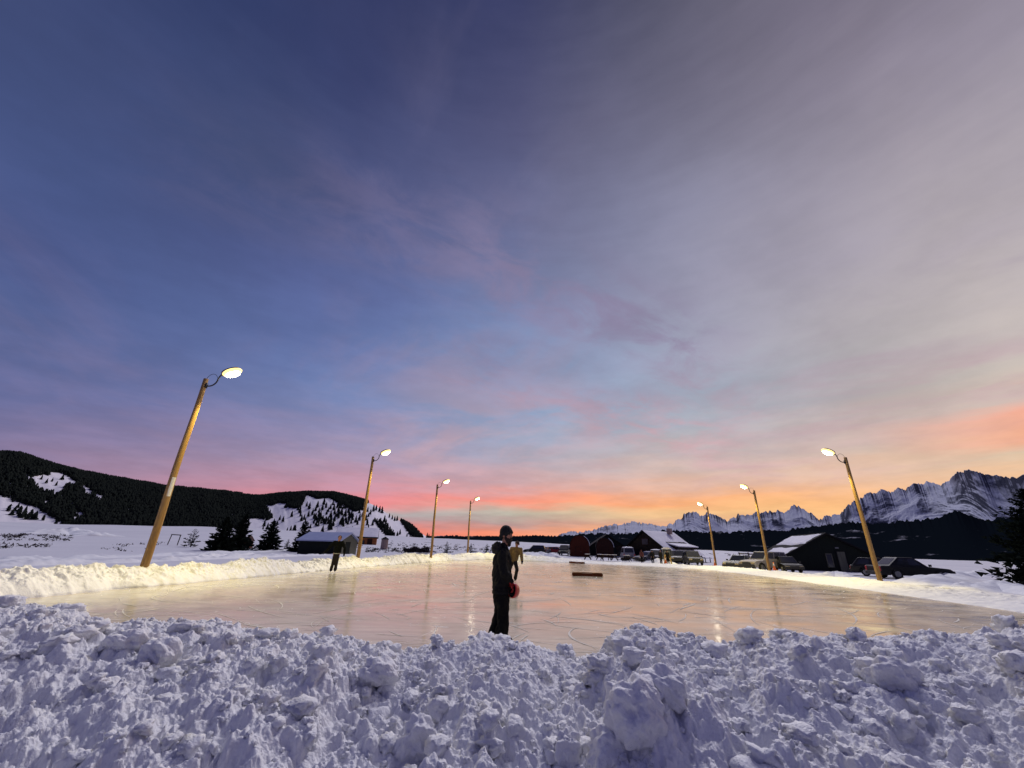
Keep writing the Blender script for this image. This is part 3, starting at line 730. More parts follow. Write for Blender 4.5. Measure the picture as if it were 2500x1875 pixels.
# ---- far forested ridge and the snowy mountains
FT = [(980, 1318), (1042, 1309), (1099, 1307), (1144, 1309), (1189, 1309), (1257, 1309), (1302, 1307), (1350, 1308), (1400, 1306), (1427, 1303), (1463, 1302), (1517, 1302), (1571, 1301), (1625, 1294), (1665, 1295), (1704, 1299), (1777, 1299), (1849, 1296), (1921, 1294), (1957, 1287), (2012, 1283), (2050, 1277), (2079, 1274), (2145, 1277), (2237, 1270), (2294, 1263), (2334, 1248), (2362, 1254), (2407, 1272), (2441, 1263), (2500, 1263), (2700, 1262), (3000, 1275)]
MT = [(1330, 1320), (1376, 1303), (1396, 1296), (1416, 1300), (1441, 1296), (1454, 1292), (1468, 1287), (1484, 1282), (1490, 1284), (1499, 1278), (1507, 1281), (1517, 1280), (1528, 1276), (1542, 1273), (1553, 1274), (1562, 1278), (1572, 1277), (1582, 1279), (1600, 1282), (1615, 1286), (1630, 1281), (1643, 1278), (1650, 1272), (1656, 1268), (1664, 1264), (1670, 1255), (1674, 1256), (1680, 1253), (1689, 1249), (1693, 1252), (1697, 1252), (1700, 1249), (1704, 1254), (1711, 1258), (1718, 1257), (1726, 1253), (1733, 1257), (1744, 1257), (1755, 1262), (1766, 1267), (1775, 1272), (1788, 1266), (1798, 1263), (1800, 1256), (1802, 1253), (1806, 1258), (1822, 1256), (1834, 1259), (1842, 1253), (1849, 1250), (1856, 1251), (1863, 1248), (1872, 1250), (1881, 1247), (1890, 1249), (1899, 1247), (1914, 1250), (1925, 1243), (1939, 1233), (1948, 1236), (1957, 1240), (1966, 1245), (1975, 1251), (1986, 1256), (1994, 1263), (2001, 1269), (2006, 1269), (2009, 1262), (2012, 1259), (2030, 1258), (2047, 1257), (2058, 1247), (2068, 1236), (2082, 1228), (2097, 1220), (2108, 1212), (2118, 1203), (2136, 1202), (2148, 1198), (2158, 1196), (2166, 1199), (2174, 1202), (2184, 1197), (2192, 1193), (2210, 1195), (2218, 1189), (2226, 1184), (2240, 1183), (2253, 1182), (2258, 1178), (2264, 1174), (2272, 1176), (2280, 1177), (2288, 1182), (2296, 1188), (2306, 1180), (2316, 1173), (2328, 1163), (2339, 1153), (2352, 1149), (2366, 1146), (2380, 1151), (2396, 1156), (2420, 1159), (2441, 1161), (2460, 1164), (2481, 1167), (2500, 1159), (2600, 1170), (2800, 1200), (3100, 1260)]
def range_(name, prof, r0, rR, nA_, nT_, jag, matl, base_drop, seed, gul):
    pa, pe = pxprof(prof); A3 = np.linspace(pa[0], pa[-1], nA_); E3 = np.interp(A3, pa, pe)
    E3 = E3 + jag * fbm(A3 * 300, A3 * 0 + seed, 4, seed) * np.clip((E3 - .01) * 40, .15, 1)
    T3 = np.concatenate([np.linspace(0, 1, nT_), np.linspace(1, 1.6, 12)[1:]])
    a3, t3 = np.meshgrid(A3, T3); e3 = np.broadcast_to(E3, a3.shape)
    rG = rR * (1 + .10 * fbm(A3 * 9, A3 * 0, 3, seed + 5)); r0_ = np.full(nA_, r0)
    r3 = r0_ + (rG - r0_) * np.minimum(t3, 1) + np.maximum(t3 - 1, 0) * rR
    zR = H + E3 * rG; zB = ground(r0 * np.sin(A3), r0 * np.cos(A3)) - base_drop
    sh = np.clip(t3, 0, 1) ** 1.15
    kk = max(9, nA_ // 26) | 1; w_ = np.hanning(kk + 2)[1:-1]; w_ /= w_.sum()
    Es = np.convolve(np.pad(E3, kk // 2, 'edge'), w_, 'valid'); zRs = H + Es * rG
    z3 = zB + (zRs - zB) * sh + (zR - zRs) * np.clip(t3, 0, 1) ** 5
    hh_ = np.maximum(zR - zB, 1)
    sc_ = (r0 + rR) * .5; uu = a3 * sc_; vv = t3 * (rR - r0) * .8 + uu * .25
    wu = uu + 140 * fbm(uu / 420, vv / 420, 3, seed + 3); wv = vv + 140 * fbm(uu / 420 + 7, vv / 420, 3, seed + 4)
    fl = (ridged(wu / 480, wv / 330, 6, seed + 1) - .6) * gul + fbm(wu / 150, wv / 110, 5, seed + 2) * gul * .16
    z3 = z3 + fl * hh_ * (np.clip(t3, 0, 1) ** .5) * np.clip(1 - t3, 0, 1) ** .8
    z3 = np.where(t3 > 1, zR - (t3 - 1) * hh_ * 1.2, z3)
    return tag(link(name, gridmesh(name, np.stack([r3 * np.sin(a3), r3 * np.cos(a3), z3], -1), True), matl, smooth=True), kind='structure')
# dark forested slope: mostly black trees, snow showing in small clearings
def slope_mat(name, dark, snow, lo, hi, sc, stretch, rough=.9):
    m = bpy.data.materials.new(name); m.use_nodes = True; nt_ = m.node_tree; b_ = nt_.nodes['Principled BSDF']
    tc_ = nt_.nodes.new('ShaderNodeTexCoord'); mp_ = nt_.nodes.new('ShaderNodeMapping'); mp_.inputs['Scale'].default_value = stretch
    nt_.links.new(tc_.outputs['Object'], mp_.inputs[0])
    n1_ = nt_.nodes.new('ShaderNodeTexNoise'); n1_.inputs['Scale'].default_value = sc; n1_.inputs['Detail'].default_value = 9; n1_.inputs['Roughness'].default_value = .66
    nt_.links.new(mp_.outputs[0], n1_.inputs['Vector'])
    cr = nt_.nodes.new('ShaderNodeValToRGB'); e = cr.color_ramp.elements; e[0].position = lo; e[1].position = hi; e[0].color = (*dark, 1); e[1].color = (*snow, 1)
    b_.inputs['Roughness'].default_value = rough; b_.inputs['Specular IOR Level'].default_value = 0
    return m, nt_, b_, n1_, cr
m, nt_, b_, n1_, cr = slope_mat('forest_slope', (.006, .009, .013), (.45, .45, .50), .63, .70, .009, (1, 1, 3))
nt_.links.new(n1_.outputs['Fac'], cr.inputs[0]); nt_.links.new(cr.outputs[0], b_.inputs['Base Color']); M['fslope'] = m
range_('forested_hills', FT, 1150, 1700, 1400, 60, .0022, M['fslope'], 2.0, 91, .05)
m, nt_, b_, n1_, cr = slope_mat('mountain', (.075, .08, .105), (.60, .62, .70), .36, .56, .0042, (1, 1, .8))
ge = nt_.nodes.new('ShaderNodeNewGeometry'); sp = nt_.nodes.new('ShaderNodeSeparateXYZ'); nt_.links.new(ge.outputs['Normal'], sp.inputs[0])
mr = nt_.nodes.new('ShaderNodeMapRange'); mr.inputs[1].default_value = .45; mr.inputs[2].default_value = .95; mr.inputs[3].default_value = -.13; mr.inputs[4].default_value = .15
nt_.links.new(sp.outputs[2], mr.inputs[0]); ad = nt_.nodes.new('ShaderNodeMath'); ad.operation = 'ADD'
nt_.links.new(n1_.outputs['Fac'], ad.inputs[0]); nt_.links.new(mr.outputs[0], ad.inputs[1]); nt_.links.new(ad.outputs[0], cr.inputs[0]); nt_.links.new(cr.outputs[0], b_.inputs['Base Color'])
M['mountain'] = m
range_('mountains', MT, 3250, 4200, 2400, 220, .0021, M['mountain'], 40, 131, .40)

# ------------------------------------------------------------------ placing helpers
def hitg(px_, py_, rmax=900):
    d = ray(px_, py_); h_ = math.hypot(d[0], d[1]); rs = np.concatenate([np.arange(8, 150, .2), np.arange(150, rmax, 1.0)])
    x_, y_ = d[0] / h_ * rs, d[1] / h_ * rs; zl = H + d[2] / h_ * rs; zg = ground(x_, y_)
    j = int(np.argmax(zl <= zg)); j = j if zl[j] <= zg[j] else len(rs) - 1
    return np.array([x_[j], y_[j], zg[j]])
def place(px_, Y_):
    d = ray(px_, 1345); x_ = d[0] / d[1] * Y_; return np.array([x_, Y_, float(ground(x_, Y_))])
def zat(px_, py_, Y_): return float(aty(px_, py_, Y_)[2])
def pm(Y_): return Y_ * .927 / F      # metres per photo pixel at depth Y

# ------------------------------------------------------------------ conifers in the middle distance
def conifer(base, hgt, rad, seed, label, nb=90, nn=14, sag=.3, dens=1.35, lean=0.0, group='conifers beyond the rink', z0=.04):
    root = empty('conifer', base, random.uniform(0, 6), label, 'tree', group)
    v, f = crown_tree(seed, hgt, rad, nb, nn, sag, z0, dens)
    c_ = link('crown', arrmesh('crown', v, f), M['pine_mid'], root)
    mb = MB(); mb.tube([(0, 0, -.3), (lean * .3, 0, hgt * .5), (lean, 0, hgt * .97)], [.035 * hgt, .02 * hgt, .004 * hgt], 8); mb.build('trunk', M['bark'], root, True)
    return root
def tree_px(px_, base, top, wpx, seed, label, **k):
    p = hitg(px_, base); hgt = zat(px_, top, p[1]) - p[2]
    return conifer(tuple(p - np.array([0, 0, .1])), hgt + .1, wpx * pm(p[1]) / 2, seed, label, **k)
tree_px(465, 1334, 1291, 44, 11, 'small ragged spruce beside the wooden frame, left of the big trees', nb=46, nn=8, dens=.9)
tree_px(535, 1345, 1262, 58, 12, 'big dark spruce, left one of the merged pair', nb=130)
tree_px(580, 1345, 1256, 52, 13, 'big dark spruce, right one of the merged pair beside the brown hut', nb=130)
tree_px(654, 1345, 1271, 52, 14, 'bushy spruce standing alone right of the brown hut', nb=110)
tree_px(699, 1344, 1316, 18, 15, 'very small spruce between the two bushy spruces', nb=40, nn=8)
tree_px(733, 1347, 1273, 48, 16, 'bushy spruce touching the left end of the blue-roofed barn', nb=110)
tree_px(1090, 1350, 1322, 17, 17, 'small dark spruce beyond the rink between the two farthest left lamp poles', nb=44, nn=8)
tree_px(1149, 1351, 1326, 13, 18, 'thin dark spruce right behind the farthest left lamp pole', nb=36, nn=8)
tree_px(1188, 1352, 1327, 15, 19, 'small dark spruce just left of the bearded man', nb=36, nn=8)
tree_px(1197, 1352, 1336, 8, 20, 'tiny dark sapling beside the spruce left of the bearded man', nb=20, nn=6)
tree_px(896, 1348, 1333, 15, 21, 'tiny sapling right of the second left lamp pole', nb=22, nn=6)
tree_px(614, 1345, 1326, 16, 22, 'sparse sapling right next to the brown hut', nb=14, nn=5)
tree_px(788, 1300, 1286, 18, 25, 'round bushy pine peeking over the ridge of the blue-roofed barn', nb=40, nn=8)
p = onz(2605, 1432, .0); p = p * (27 / p[1]); p[2] = -.05
conifer(tuple(p), zat(2560, 1195, 27), 3.0, 23, 'large dark spruce cut by the right edge of the photo', nb=420, nn=24, sag=.45, dens=.5, group='conifers beyond the rink', z0=.02)

# ------------------------------------------------------------------ brush on the plain
def brush(name, boxes, seed, label, cat, hmin, hmax):
    g_ = np.random.default_rng(seed); v, f = [], []
    for (x0_, x1_, y0_, y1_, n_b) in boxes:
        for k_ in range(n_b):
            p_ = hitg(g_.uniform(x0_, x1_), g_.uniform(y0_, y1_)); h_ = g_.uniform(hmin, hmax); w_ = h_ * g_.uniform(.9, 2.2)
            for q_ in range(16):
                c0 = p_ + np.array([g_.normal(0, .45) * w_, g_.normal(0, .45) * w_, h_ * g_.uniform(-.05, .5)])
                d1 = np.array([g_.normal(0, .5), g_.normal(0, .5), g_.uniform(.2, 1)]) * h_ * .6; d2 = np.array([g_.normal(), g_.normal(), g_.normal() * .4]) * h_ * .16
                i0 = len(v); v += [c0 - d2, c0 + d2, c0 + d1]; f.append((i0, i0 + 1, i0 + 2))
    return tag(link(name, arrmesh(name, v, f), M['brush']), label, cat, kind='stuff')
M['brush'] = mat('dry_brush', (.045, .035, .035), .9, noise=(2, (.025, .02, .022)), spec=.1)
brush('sagebrush', [(0, 185, 1306, 1322, 46), (0, 120, 1330, 1340, 14), (240, 420, 1328, 1346, 10), (1050, 1245, 1326, 1350, 150), (940, 1060, 1318, 1338, 60), (900, 985, 1338, 1350, 46), (590, 640, 1334, 1344, 10), (1230, 1380, 1332, 1352, 70), (1690, 1830, 1352, 1358, 26), (2260, 2480, 1362, 1366, 40), (640, 720, 1300, 1302, 16)], 5, 'dry dark sagebrush poking through the snow beyond the rink', 'brush', .22, .55)
# long dark hedge
a0, a1 = hitg(985, 1349), hitg(1047, 1350)
g_ = np.random.default_rng(8); v, f = [], []
for k_ in range(1500):
    t_ = g_.random(); hh = .95 * (.75 + .3 * vnoise(t_ * 9, 0.0, 3)); c0 = a0 + (a1 - a0) * t_ + np.array([g_.normal(0, .15), g_.normal(0, .4), g_.uniform(0, hh)])
    d1 = np.array([g_.normal(0, .1), g_.normal(0, .1), .32]); d2 = np.array([g_.normal(0, .06), g_.normal(0, .06), 0])
    i0 = len(v); v += [c0 - d2, c0 + d2, c0 + d1]; f.append((i0, i0 + 1, i0 + 2))
hd = MB(); hd.add(v, f); L_ = a1 - a0
for t_ in np.linspace(.02, .98, 24): hd.tube([a0 + L_ * t_ + np.array([0, 0, -.1]), a0 + L_ * t_ + np.array([.1, 0, .7])], .04, 5)
hd.tube([a0 + np.array([0, 0, .3]), a1 + np.array([0, 0, .3])], .10, 6)
tag(hd.build('hedge', M['brush']), 'long low dark hedge behind the third left lamp pole', 'hedge')

# ------------------------------------------------------------------ ploughed ridges and mounds outside the rink
def ridge(name, pts, wid, hgt, seed, n_=260):
    P_ = catmull([(p_[0], p_[1]) for p_ in pts], 30); s2 = np.linspace(0, len(P_) - 1, n_)
    x_ = np.interp(s2, range(len(P_)), P_[:, 0]); y_ = np.interp(s2, range(len(P_)), P_[:, 1])
    tx_, ty_ = np.gradient(x_), np.gradient(y_); tl_ = np.hypot(tx_, ty_); u_ = np.linspace(-1, 1, 26)
    X_ = x_[None] + (-ty_ / tl_)[None] * u_[:, None] * wid; Y_ = y_[None] + (tx_ / tl_)[None] * u_[:, None] * wid
    e_ = np.sin(np.linspace(0, 1, n_) * math.pi) ** .3
    Z_ = ground(X_, Y_) - .06 + (np.cos(u_ * math.pi / 2)[:, None] ** 1.3) * hgt * e_[None] * (1 + .5 * fbm(X_ / 1.7, Y_ / 1.7, 3, seed)) + (fbm(X_ / .5, Y_ / .5, 3, seed + 1) * .05 + np.maximum(fbm(X_ / .22, Y_ / .22, 2, seed + 2), 0) * .05) * np.cos(u_ * math.pi / 2)[:, None]
    return tag(link(name, gridmesh(name, np.stack([X_, Y_, Z_], -1), True), M['bank'], smooth=True), kind='structure')
def gp(px_, py_): return tuple(onz(px_, py_, -.05)[:2])
ridge('snow_ridge', [gp(-150, 1383), gp(150, 1376), gp(400, 1368), gp(560, 1362), gp(700, 1358), gp(860, 1355)], 1.1, .30, 201)
ridge('snow_ridge', [gp(-150, 1368), gp(200, 1362), gp(500, 1352), gp(760, 1349), gp(960, 1350)], 1.6, .22, 205)
ridge('snow_ridge', [gp(470, 1362), gp(560, 1357), gp(680, 1354)], .7, .3, 208)
ridge('snow_mound', [gp(2250, 1432), gp(2330, 1414), gp(2440, 1412), gp(2640, 1430)], 2.6, .50, 211)
ridge('snow_mound', [gp(2330, 1440), gp(2440, 1436), gp(2640, 1462)], 1.6, .40, 214)
ridge('snow_mound', [gp(1985, 1408), gp(2040, 1402), gp(2080, 1412)], .9, .3, 217)
ridge('snow_mound', [tuple(hitg(90, 1306)[:2]), tuple(hitg(160, 1302)[:2]), tuple(hitg(245, 1309)[:2])], 5.0, .9, 219)
ridge('snow_mound', [gp(1240, 1361), gp(1330, 1361), gp(1360, 1364)], 1.6, .55, 221)
ridge('snow_mound', [gp(1545, 1371), gp(1575, 1371), gp(1640, 1378)], 1.5, .5, 223)

# ------------------------------------------------------------------ buildings
M['log'] = wood('dark_log_wall', (.030, .022, .017), (.018, .014, .012), 3, (.15, .15, 3))
M['redwood'] = wood('red_brown_boards', (.085, .020, .011), (.055, .013, .008), 5, (3, 3, .1))
M['brownwood'] = wood('dark_brown_boards', (.05, .02, .014), (.03, .013, .01), 5, (3, 3, .1))
M['hutwood'] = wood('hut_boards', (.17, .06, .03), (.10, .035, .02), 5, (3, 3, .1))
M['logwarm'] = wood('warm_log_wall', (.46, .16, .055), (.22, .075, .03), 3, (.15, .15, 3))
M['greywall'] = wood('weathered_grey_wall', (.16, .16, .12), (.10, .10, .08), 4, (3, 3, .15))
M['darkwall'] = wood('dark_green_wall', (.016, .020, .017), (.010, .013, .011), 4, (3, 3, .15))
M['roofdark'] = mat('dark_roof', (.014, .014, .016), .85, spec=.1)
M['roofsnow'] = mat('roof_snow', (.80, .79, .84), .7, noise=(1.5, (.70, .69, .75)), bump=(4, .4, .05))
M['bluesnow'] = mat('blue_metal_roof', (.30, .34, .52), .45, noise=(1.2, (.36, .40, .56)))
M['glass'] = mat('window_glass', (.02, .022, .028), .08, spec=.6)
M['conc'] = mat('rough_concrete', (.42, .30, .27), .9, noise=(5, (.24, .17, .15)), bump=(12, .5, .05))
M['stone'] = M['conc']
def house(label, loc, rz, w, dp, wall_h, ridge_h, wallm, roofm, over=.35, cat='building', name='house', snow=None, th=.16, gable_x=True):
    """gable faces along local x (ridge runs along local y): w along x, dp along y; front gable at y=-dp/2"""
    root = empty(name, loc, rz, label, cat)
    mb = MB(); mb.prism([(-w / 2, -.5), (w / 2, -.5), (w / 2, wall_h), (0, ridge_h), (-w / 2, wall_h)], -dp / 2, dp / 2); mb.build('wall', wallm, root)
    sl = (ridge_h - wall_h) / (w / 2)
    for sd in (-1, 1):
        xe = w / 2 + over; ze = wall_h - over * sl
        mb = MB(); pr = [(0, ridge_h + .02), (sd * xe, ze + .02), (sd * xe, ze + th + .02), (0, ridge_h + th + .02)]
        if sd > 0: pr = pr[::-1]
        mb.prism(pr, -dp / 2 - over, dp / 2 + over); rf = mb.build('roof', roofm, root)
        if snow is not None and snow[0 if sd < 0 else 1]:
            n_ = 22; U_, V_ = np.meshgrid(np.linspace(.02, .97, n_), np.linspace(0, 1, n_)); hgt = .14 * np.minimum(1, 8 * np.minimum(np.minimum(U_, 1 - U_), np.minimum(V_, 1 - V_))) ** .5 * (1 + .35 * fbm(U_ * 4, V_ * 5, 3, 17))
            Xs = sd * xe * U_; Ys = -dp / 2 - over * .9 + (dp + over * 1.8) * V_; Zs = ridge_h + (ze - ridge_h) * U_ + th + .025 + hgt
            o = link('roof_snow', gridmesh('roof_snow', np.stack([Xs, Ys, Zs], -1), sd < 0), M['roofsnow'], rf, True)
    return root
def opening(root, c, size, name, m, frame=None, ax='y'):
    """box panel slightly proud of a wall facing -y (ax=y) or +-x (ax=x); with a frame child"""
    mb = MB(); d = (size[0], .06, size[1]) if ax == 'y' else (.06, size[0], size[1]); mb.box(c, d); o = mb.build(name, m, root)
    if frame is not None:
        mb = MB(); w_, h_ = size
        for (dx, dz, a, b_) in ((0, h_ / 2 + .04, w_ + .16, .08), (0, -h_ / 2 - .04, w_ + .16, .08), (-w_ / 2 - .04, 0, .08, h_), (w_ / 2 + .04, 0, .08, h_)):
            if ax == 'y': mb.box((c[0] + dx, c[1] - .01, c[2] + dz), (a, .09, b_))
            else: mb.box((c[0], c[1] + dx, c[2] + dz), (.09, a, b_))
        mb.build('frame', frame, o)
    return o
# A-frame lodge with the snowy roof: gable to the left front, long roof side to the right
Y_ = 78; p = place(1612, Y_); top = zat(1598, 1299, Y_) - p[2]
lod = house('dark lodge with a steep snowy roof behind the row of parked cars', tuple(p), R(-52), 10.2, 8.6, top * .22, top, M['log'], M['roofdark'], .7, name='lodge', snow=(False, True))
opening(lod, (-1.2, -4.33, 1.0), (1.6, 1.1), 'window', M['glass'], M['brownwood']); opening(lod, (1.6, -4.33, .95), (1.0, 1.9), 'door', M['brownwood'], M['log'])
opening(lod, (0, -4.33, 3.0), (1.2, .9), 'window', M['glass'], M['brownwood']); opening(lod, (5.12, .3, .5), (1.6, .6), 'window', M['glass'], M['brownwood'], 'x')
mb = MB(); mb.prism([(1.9, top * .62), (4.6, top * .40), (5.0, top * .42), (5.0, top * .46), (2.2, top * .70)], -2.6, 3.6); dm = mb.build('dormer', M['log'], lod)
mb = MB(); mb.box((3.6, .5, top * .575), (3.3, 6.5, .14), m=Matrix.Rotation(R(14), 3, 'Y')); mb.build('dormer_snow', M['roofsnow'], dm)
mb = MB(); mb.box((5.9, 3.4, .85), (2.2, 2.2, .12), m=Matrix.Rotation(R(12), 3, 'Y')); mb.build('porch_roof', M['roofsnow'], lod)
for q_ in (2.6, 4.2):
    mb = MB(); mb.tube([(6.7, q_, -.4), (6.7, q_, .8)], .07, 6); mb.build('porch_post', M['log'], lod)
mb = MB(); mb.box((1.0, 2.0, top + .2), (.7, .7, 1.0)); mb.build('chimney', M['stone'], lod)
# small kiosk
Y_ = 80; p = place(1557, Y_)
k_ = house('little dark kiosk with a flat snowy roof left of the lodge', tuple(p), R(-15), 1.9, 1.9, zat(1553, 1341, Y_) - p[2], zat(1553, 1338, Y_) - p[2] + .1, M['log'], M['roofdark'], .35, name='kiosk', snow=(True, True))
opening(k_, (0, -.98, 1.1), (1.0, .8), 'window', M['glass'], M['brownwood'])
# round-topped red shed and dark one
def arch_shed(label, px_, Y_, wpx, top_py, wallm, seed):
    p = place(px_, Y_); w = wpx * pm(Y_); h_ = zat(px_, top_py, Y_) - p[2]; dp = 3.4
    root = empty('arched_shed', tuple(p), R(-10), label, 'shed', 'round-topped wooden sheds')
    prof = [(-w / 2, -.4), (w / 2, -.4), (w / 2, h_ * .50), (w / 2 * .93, h_ * .68), (w / 2 * .74, h_ * .84), (w / 2 * .42, h_ * .96), (0, h_), (-w / 2 * .42, h_ * .96), (-w / 2 * .74, h_ * .84), (-w / 2 * .93, h_ * .68), (-w / 2, h_ * .50)]
    mb = MB(); mb.prism(prof, -dp / 2, dp / 2); mb.build('wall', wallm, root)
    up = prof[2:]; mb = MB()
    for i in range(len(up) - 1):
        a, b = Vector((up[i][0], 0, up[i][1])), Vector((up[i + 1][0], 0, up[i + 1][1])); n = Vector(((b - a).z, 0, -(b - a).x)).normalized()
        if n.dot(Vector(((a + b).x, 0, (a + b).z - h_))) < 0: n = -n
        q = [a, b, b + n * .1, a + n * .1]
        mb.prism([(v_.x, v_.z) for v_ in q], -dp / 2 - .18, dp / 2 + .18)
    rf = mb.build('roof', M['roofdark'], root)
    mb = MB()
    for i in (0, 1, 2):
        a, b = Vector((up[i][0], 0, up[i][1])), Vector((up[i + 1][0], 0, up[i + 1][1])); n = Vector((.8, 0, .5)).normalized()
        q = [a + n * .11, b + n * .11, b + n * .2, a + n * .19]; mb.prism([(v_.x, v_.z) for v_ in q], -dp / 2 - .2, dp / 2 + .2)
    mb.build('roof_snow', M['roofsnow'], rf)
    opening(root, (0, -dp / 2 - .02, h_ * .22), (w * .42, h_ * .46), 'door', wallm, M['brownwood'])
    return root
r_ = arch_shed('rusty red round-topped shed with plank front', 1415.5, 87, 46, 1308, M['redwood'], 1)
mb = MB(); mb.ell((.25, -1.76, .9), (.06, .05, .06)); mb.build('door_handle', M['galv'], [c for c in r_.children if c.name.startswith('door')][0])
arch_shed('dark brown round-topped shed in front of the wide gabled barn', 1476, 88, 40, 1314, M['brownwood'], 2)
Y_ = 97; p = place(1479, Y_)
gb = house('wide black gabled barn behind the dark round-topped shed', tuple(p), R(-6), 84 * pm(Y_), 8, zat(1479, 1336, Y_) - p[2], zat(1479, 1308, Y_) - p[2], M['darkwall'], M['roofdark'], .45, name='barn')
mb = MB(); mb.box((84 * pm(Y_) / 2 + .3, -3.9, zat(1479, 1340, Y_) - p[2] + .1), (.5, 1.0, .5)); mb.build('eave_snow', M['roofsnow'], gb)
opening(gb, (2.6, -4.03, 1.0), (1.4, 1.8), 'door', M['log'], M['brownwood'])
# low red building at the far left of the row
Y_ = 112; p = place(1352, Y_); h_ = zat(1352, 1331, Y_) - p[2]
rb_ = house('long low dark red building with a snow-edged roof, left of the red shed', tuple(p), R(84), 4.5, 62 * pm(Y_), h_ * .62, h_, M['redwood'], M['roofdark'], .3, name='long_building', snow=(True, True))
# right barn
Y_ = 50; p = place(2010, Y_); wR = 176 * pm(Y_)
hw, hr = zat(2010, 1345, Y_) - p[2], zat(2040, 1313, Y_) - p[2] + .35
br = house('low black barn with snow patches on its roof, left of the near right lamp pole', tuple(place(2032, 51) + np.array([0, 3.5, 0])), R(-14), 9.0, 9.0, hw * .72, hr, M['darkwall'], M['roofdark'], .5, name='barn')
def patch(u0, u1, v0, v1, seed, par, W_, D_, wh, rh):
    n_ = 20; U_, V_ = np.meshgrid(np.linspace(0, 1, n_), np.linspace(0, 1, n_)); r_2 = np.sqrt((U_ - .5) ** 2 + (V_ - .5) ** 2) * 2
    edge_ = np.clip((1 - np.maximum(abs(U_ - .5), abs(V_ - .5)) * 2) * 5, 0, 1); jx = fbm(U_ * 3 + seed, V_ * 3, 3, seed) * .07
    uu = u0 + (u1 - u0) * (U_ + jx * 1.0); vv = v0 + (v1 - v0) * (V_ + .6 * jx)
    Xs = -(W_ / 2 + .5) * uu; Ys = -D_ / 2 - .45 + (D_ + .9) * vv; sl = (rh - wh) / (W_ / 2); Zs = rh - sl * (W_ / 2 + .5) * uu + .19 + .12 * edge_ ** .5
    link('roof_snow', gridmesh('roof_snow', np.stack([Xs, Ys, Zs], -1), True), M['roofsnow'], par, True)
rfl = [c for c in br.children if c.name.startswith('roof')][0]
patch(.05, .50, .05, .97, 3, rfl, 9, 9, hw * .72, hr); patch(.64, .98, .02, .80, 9, rfl, 9, 9, hw * .72, hr)
opening(br, (1.15, -4.53, 1.05), (.8, 2.0), 'door', M['greywall'], M['roofdark']); opening(br, (-.1, -4.53, 1.1), (.5, 1.3), 'window', M['glass'], M['greywall'])
mb = MB(); mb.box((.9, -4.54, 2.45), (.34, .05, .14)); mb.build('wall_lamp', M['galv'], br)
# left group: blue-roofed barn, lodge with log wall, open carport, water tank, brown hut
Y_ = 66; p = place(800, Y_); wb = 104 * pm(Y_)
hw, hr = zat(800, 1320, Y_) - p[2], zat(800, 1302, Y_) - p[2]
bb = house('dark barn with a smooth blue roof behind the arms-out skater', tuple(p), R(-100), 5.0, wb, hw, hr, M['darkwall'], M['bluesnow'], .35, name='barn')
mb = MB(); mb.prism([(-2.4, -.3), (2.4, -.3), (2.4, hw), (0, hr - .08), (-2.4, hw)], wb / 2 + .01, wb / 2 + .05); mb.build('end_wall', M['greywall'], bb)
mb = MB(); mb.box((.3, wb / 2 + .08, .9), (1.3, .06, 1.7)); mb.build('door', M['darkwall'], bb)
Y_ = 112; p = place(868, Y_); hw, hr = zat(868, 1319, Y_) - p[2], zat(868, 1291, Y_) - p[2]
lg = house('large log lodge with a long snowy roof behind the second left lamp pole', tuple(p), R(-74), 7.6, 9.6, hw + .7, hr + .2, M['logwarm'], M['roofdark'], .3, name='lodge', snow=(True, True))
mb = MB(); mb.prism([(-3.7, -.3), (3.7, -.3), (3.7, hw), (0, hr - .1), (-3.7, hw)], -4.86, -4.81); mb.build('gable_wall', M['log'], lg)
for yy in (-2.6, 1.2): opening(lg, (3.83, yy, hw * .45), (1.4, .8), 'window', M['glass'], M['brownwood'], 'x')
opening(lg, (3.83, 3.2, hw * .38), (1.0, 1.7), 'door', M['brownwood'], M['log'], 'x'); opening(lg, (.6, -4.88, hw * .5), (1.4, 1.0), 'window', M['glass'], M['brownwood'])
mb = MB(); mb.box((0, .6, hr + .26), (.5, 7.6, .16)); mb.build('ridge_cap', M['roofdark'], lg)
mb = MB(); mb.box((-.8, 1.5, hr + .1), (.6, .6, .9)); mb.build('chimney', M['stone'], lg)
Y_ = 92; p = place(858, Y_)
cp = empty('carport', tuple(p), R(20), 'open post shelter in front of the log lodge', 'shelter'); hh = zat(858, 1331, Y_) - p[2]
for (a, b) in ((-1.6, -1.2), (1.6, -1.2), (-1.6, 1.2), (1.6, 1.2)):
    mb = MB(); mb.box((a, b, hh / 2 - .2), (.16, .16, hh + .4)); mb.build('post', M['logwarm'], cp)
mb = MB(); mb.box((0, 0, hh), (4.0, 3.2, .14)); mb.build('roof', M['logwarm'], cp)
p = hitg(937, 1341); Y_ = p[1]; rt = 8.5 * pm(Y_); ht = zat(937, 1317, Y_) - p[2]
tk = empty('water_tank', tuple(p), 0, 'round pinkish masonry tank right of the log lodge', 'tank')
mb = MB(); mb.tube([(0, 0, -.3), (0, 0, ht * .5), (0, 0, ht)], [rt, rt * .99, rt * .96], 20); mb.build('wall', M['conc'], tk, False)
mb = MB(); mb.tube([(0, 0, ht), (0, 0, ht + .12), (0, 0, ht + .55)], [rt * 1.08, rt * 1.08, .05], 20); mb.build('roof', M['roofdark'], tk, False)
p = hitg(604, 1339); Y_ = p[1]
ht_ = house('small brown gabled hut half hidden by the big spruces', tuple(p), R(18), 13 * pm(Y_), 2.0, zat(604, 1318, Y_) - p[2], zat(604, 1309, Y_) - p[2], M['hutwood'], M['brownwood'], .16, name='hut', th=.08)
opening(ht_, (0, -1.03, .75), (.5, 1.2), 'door', M['brownwood'])
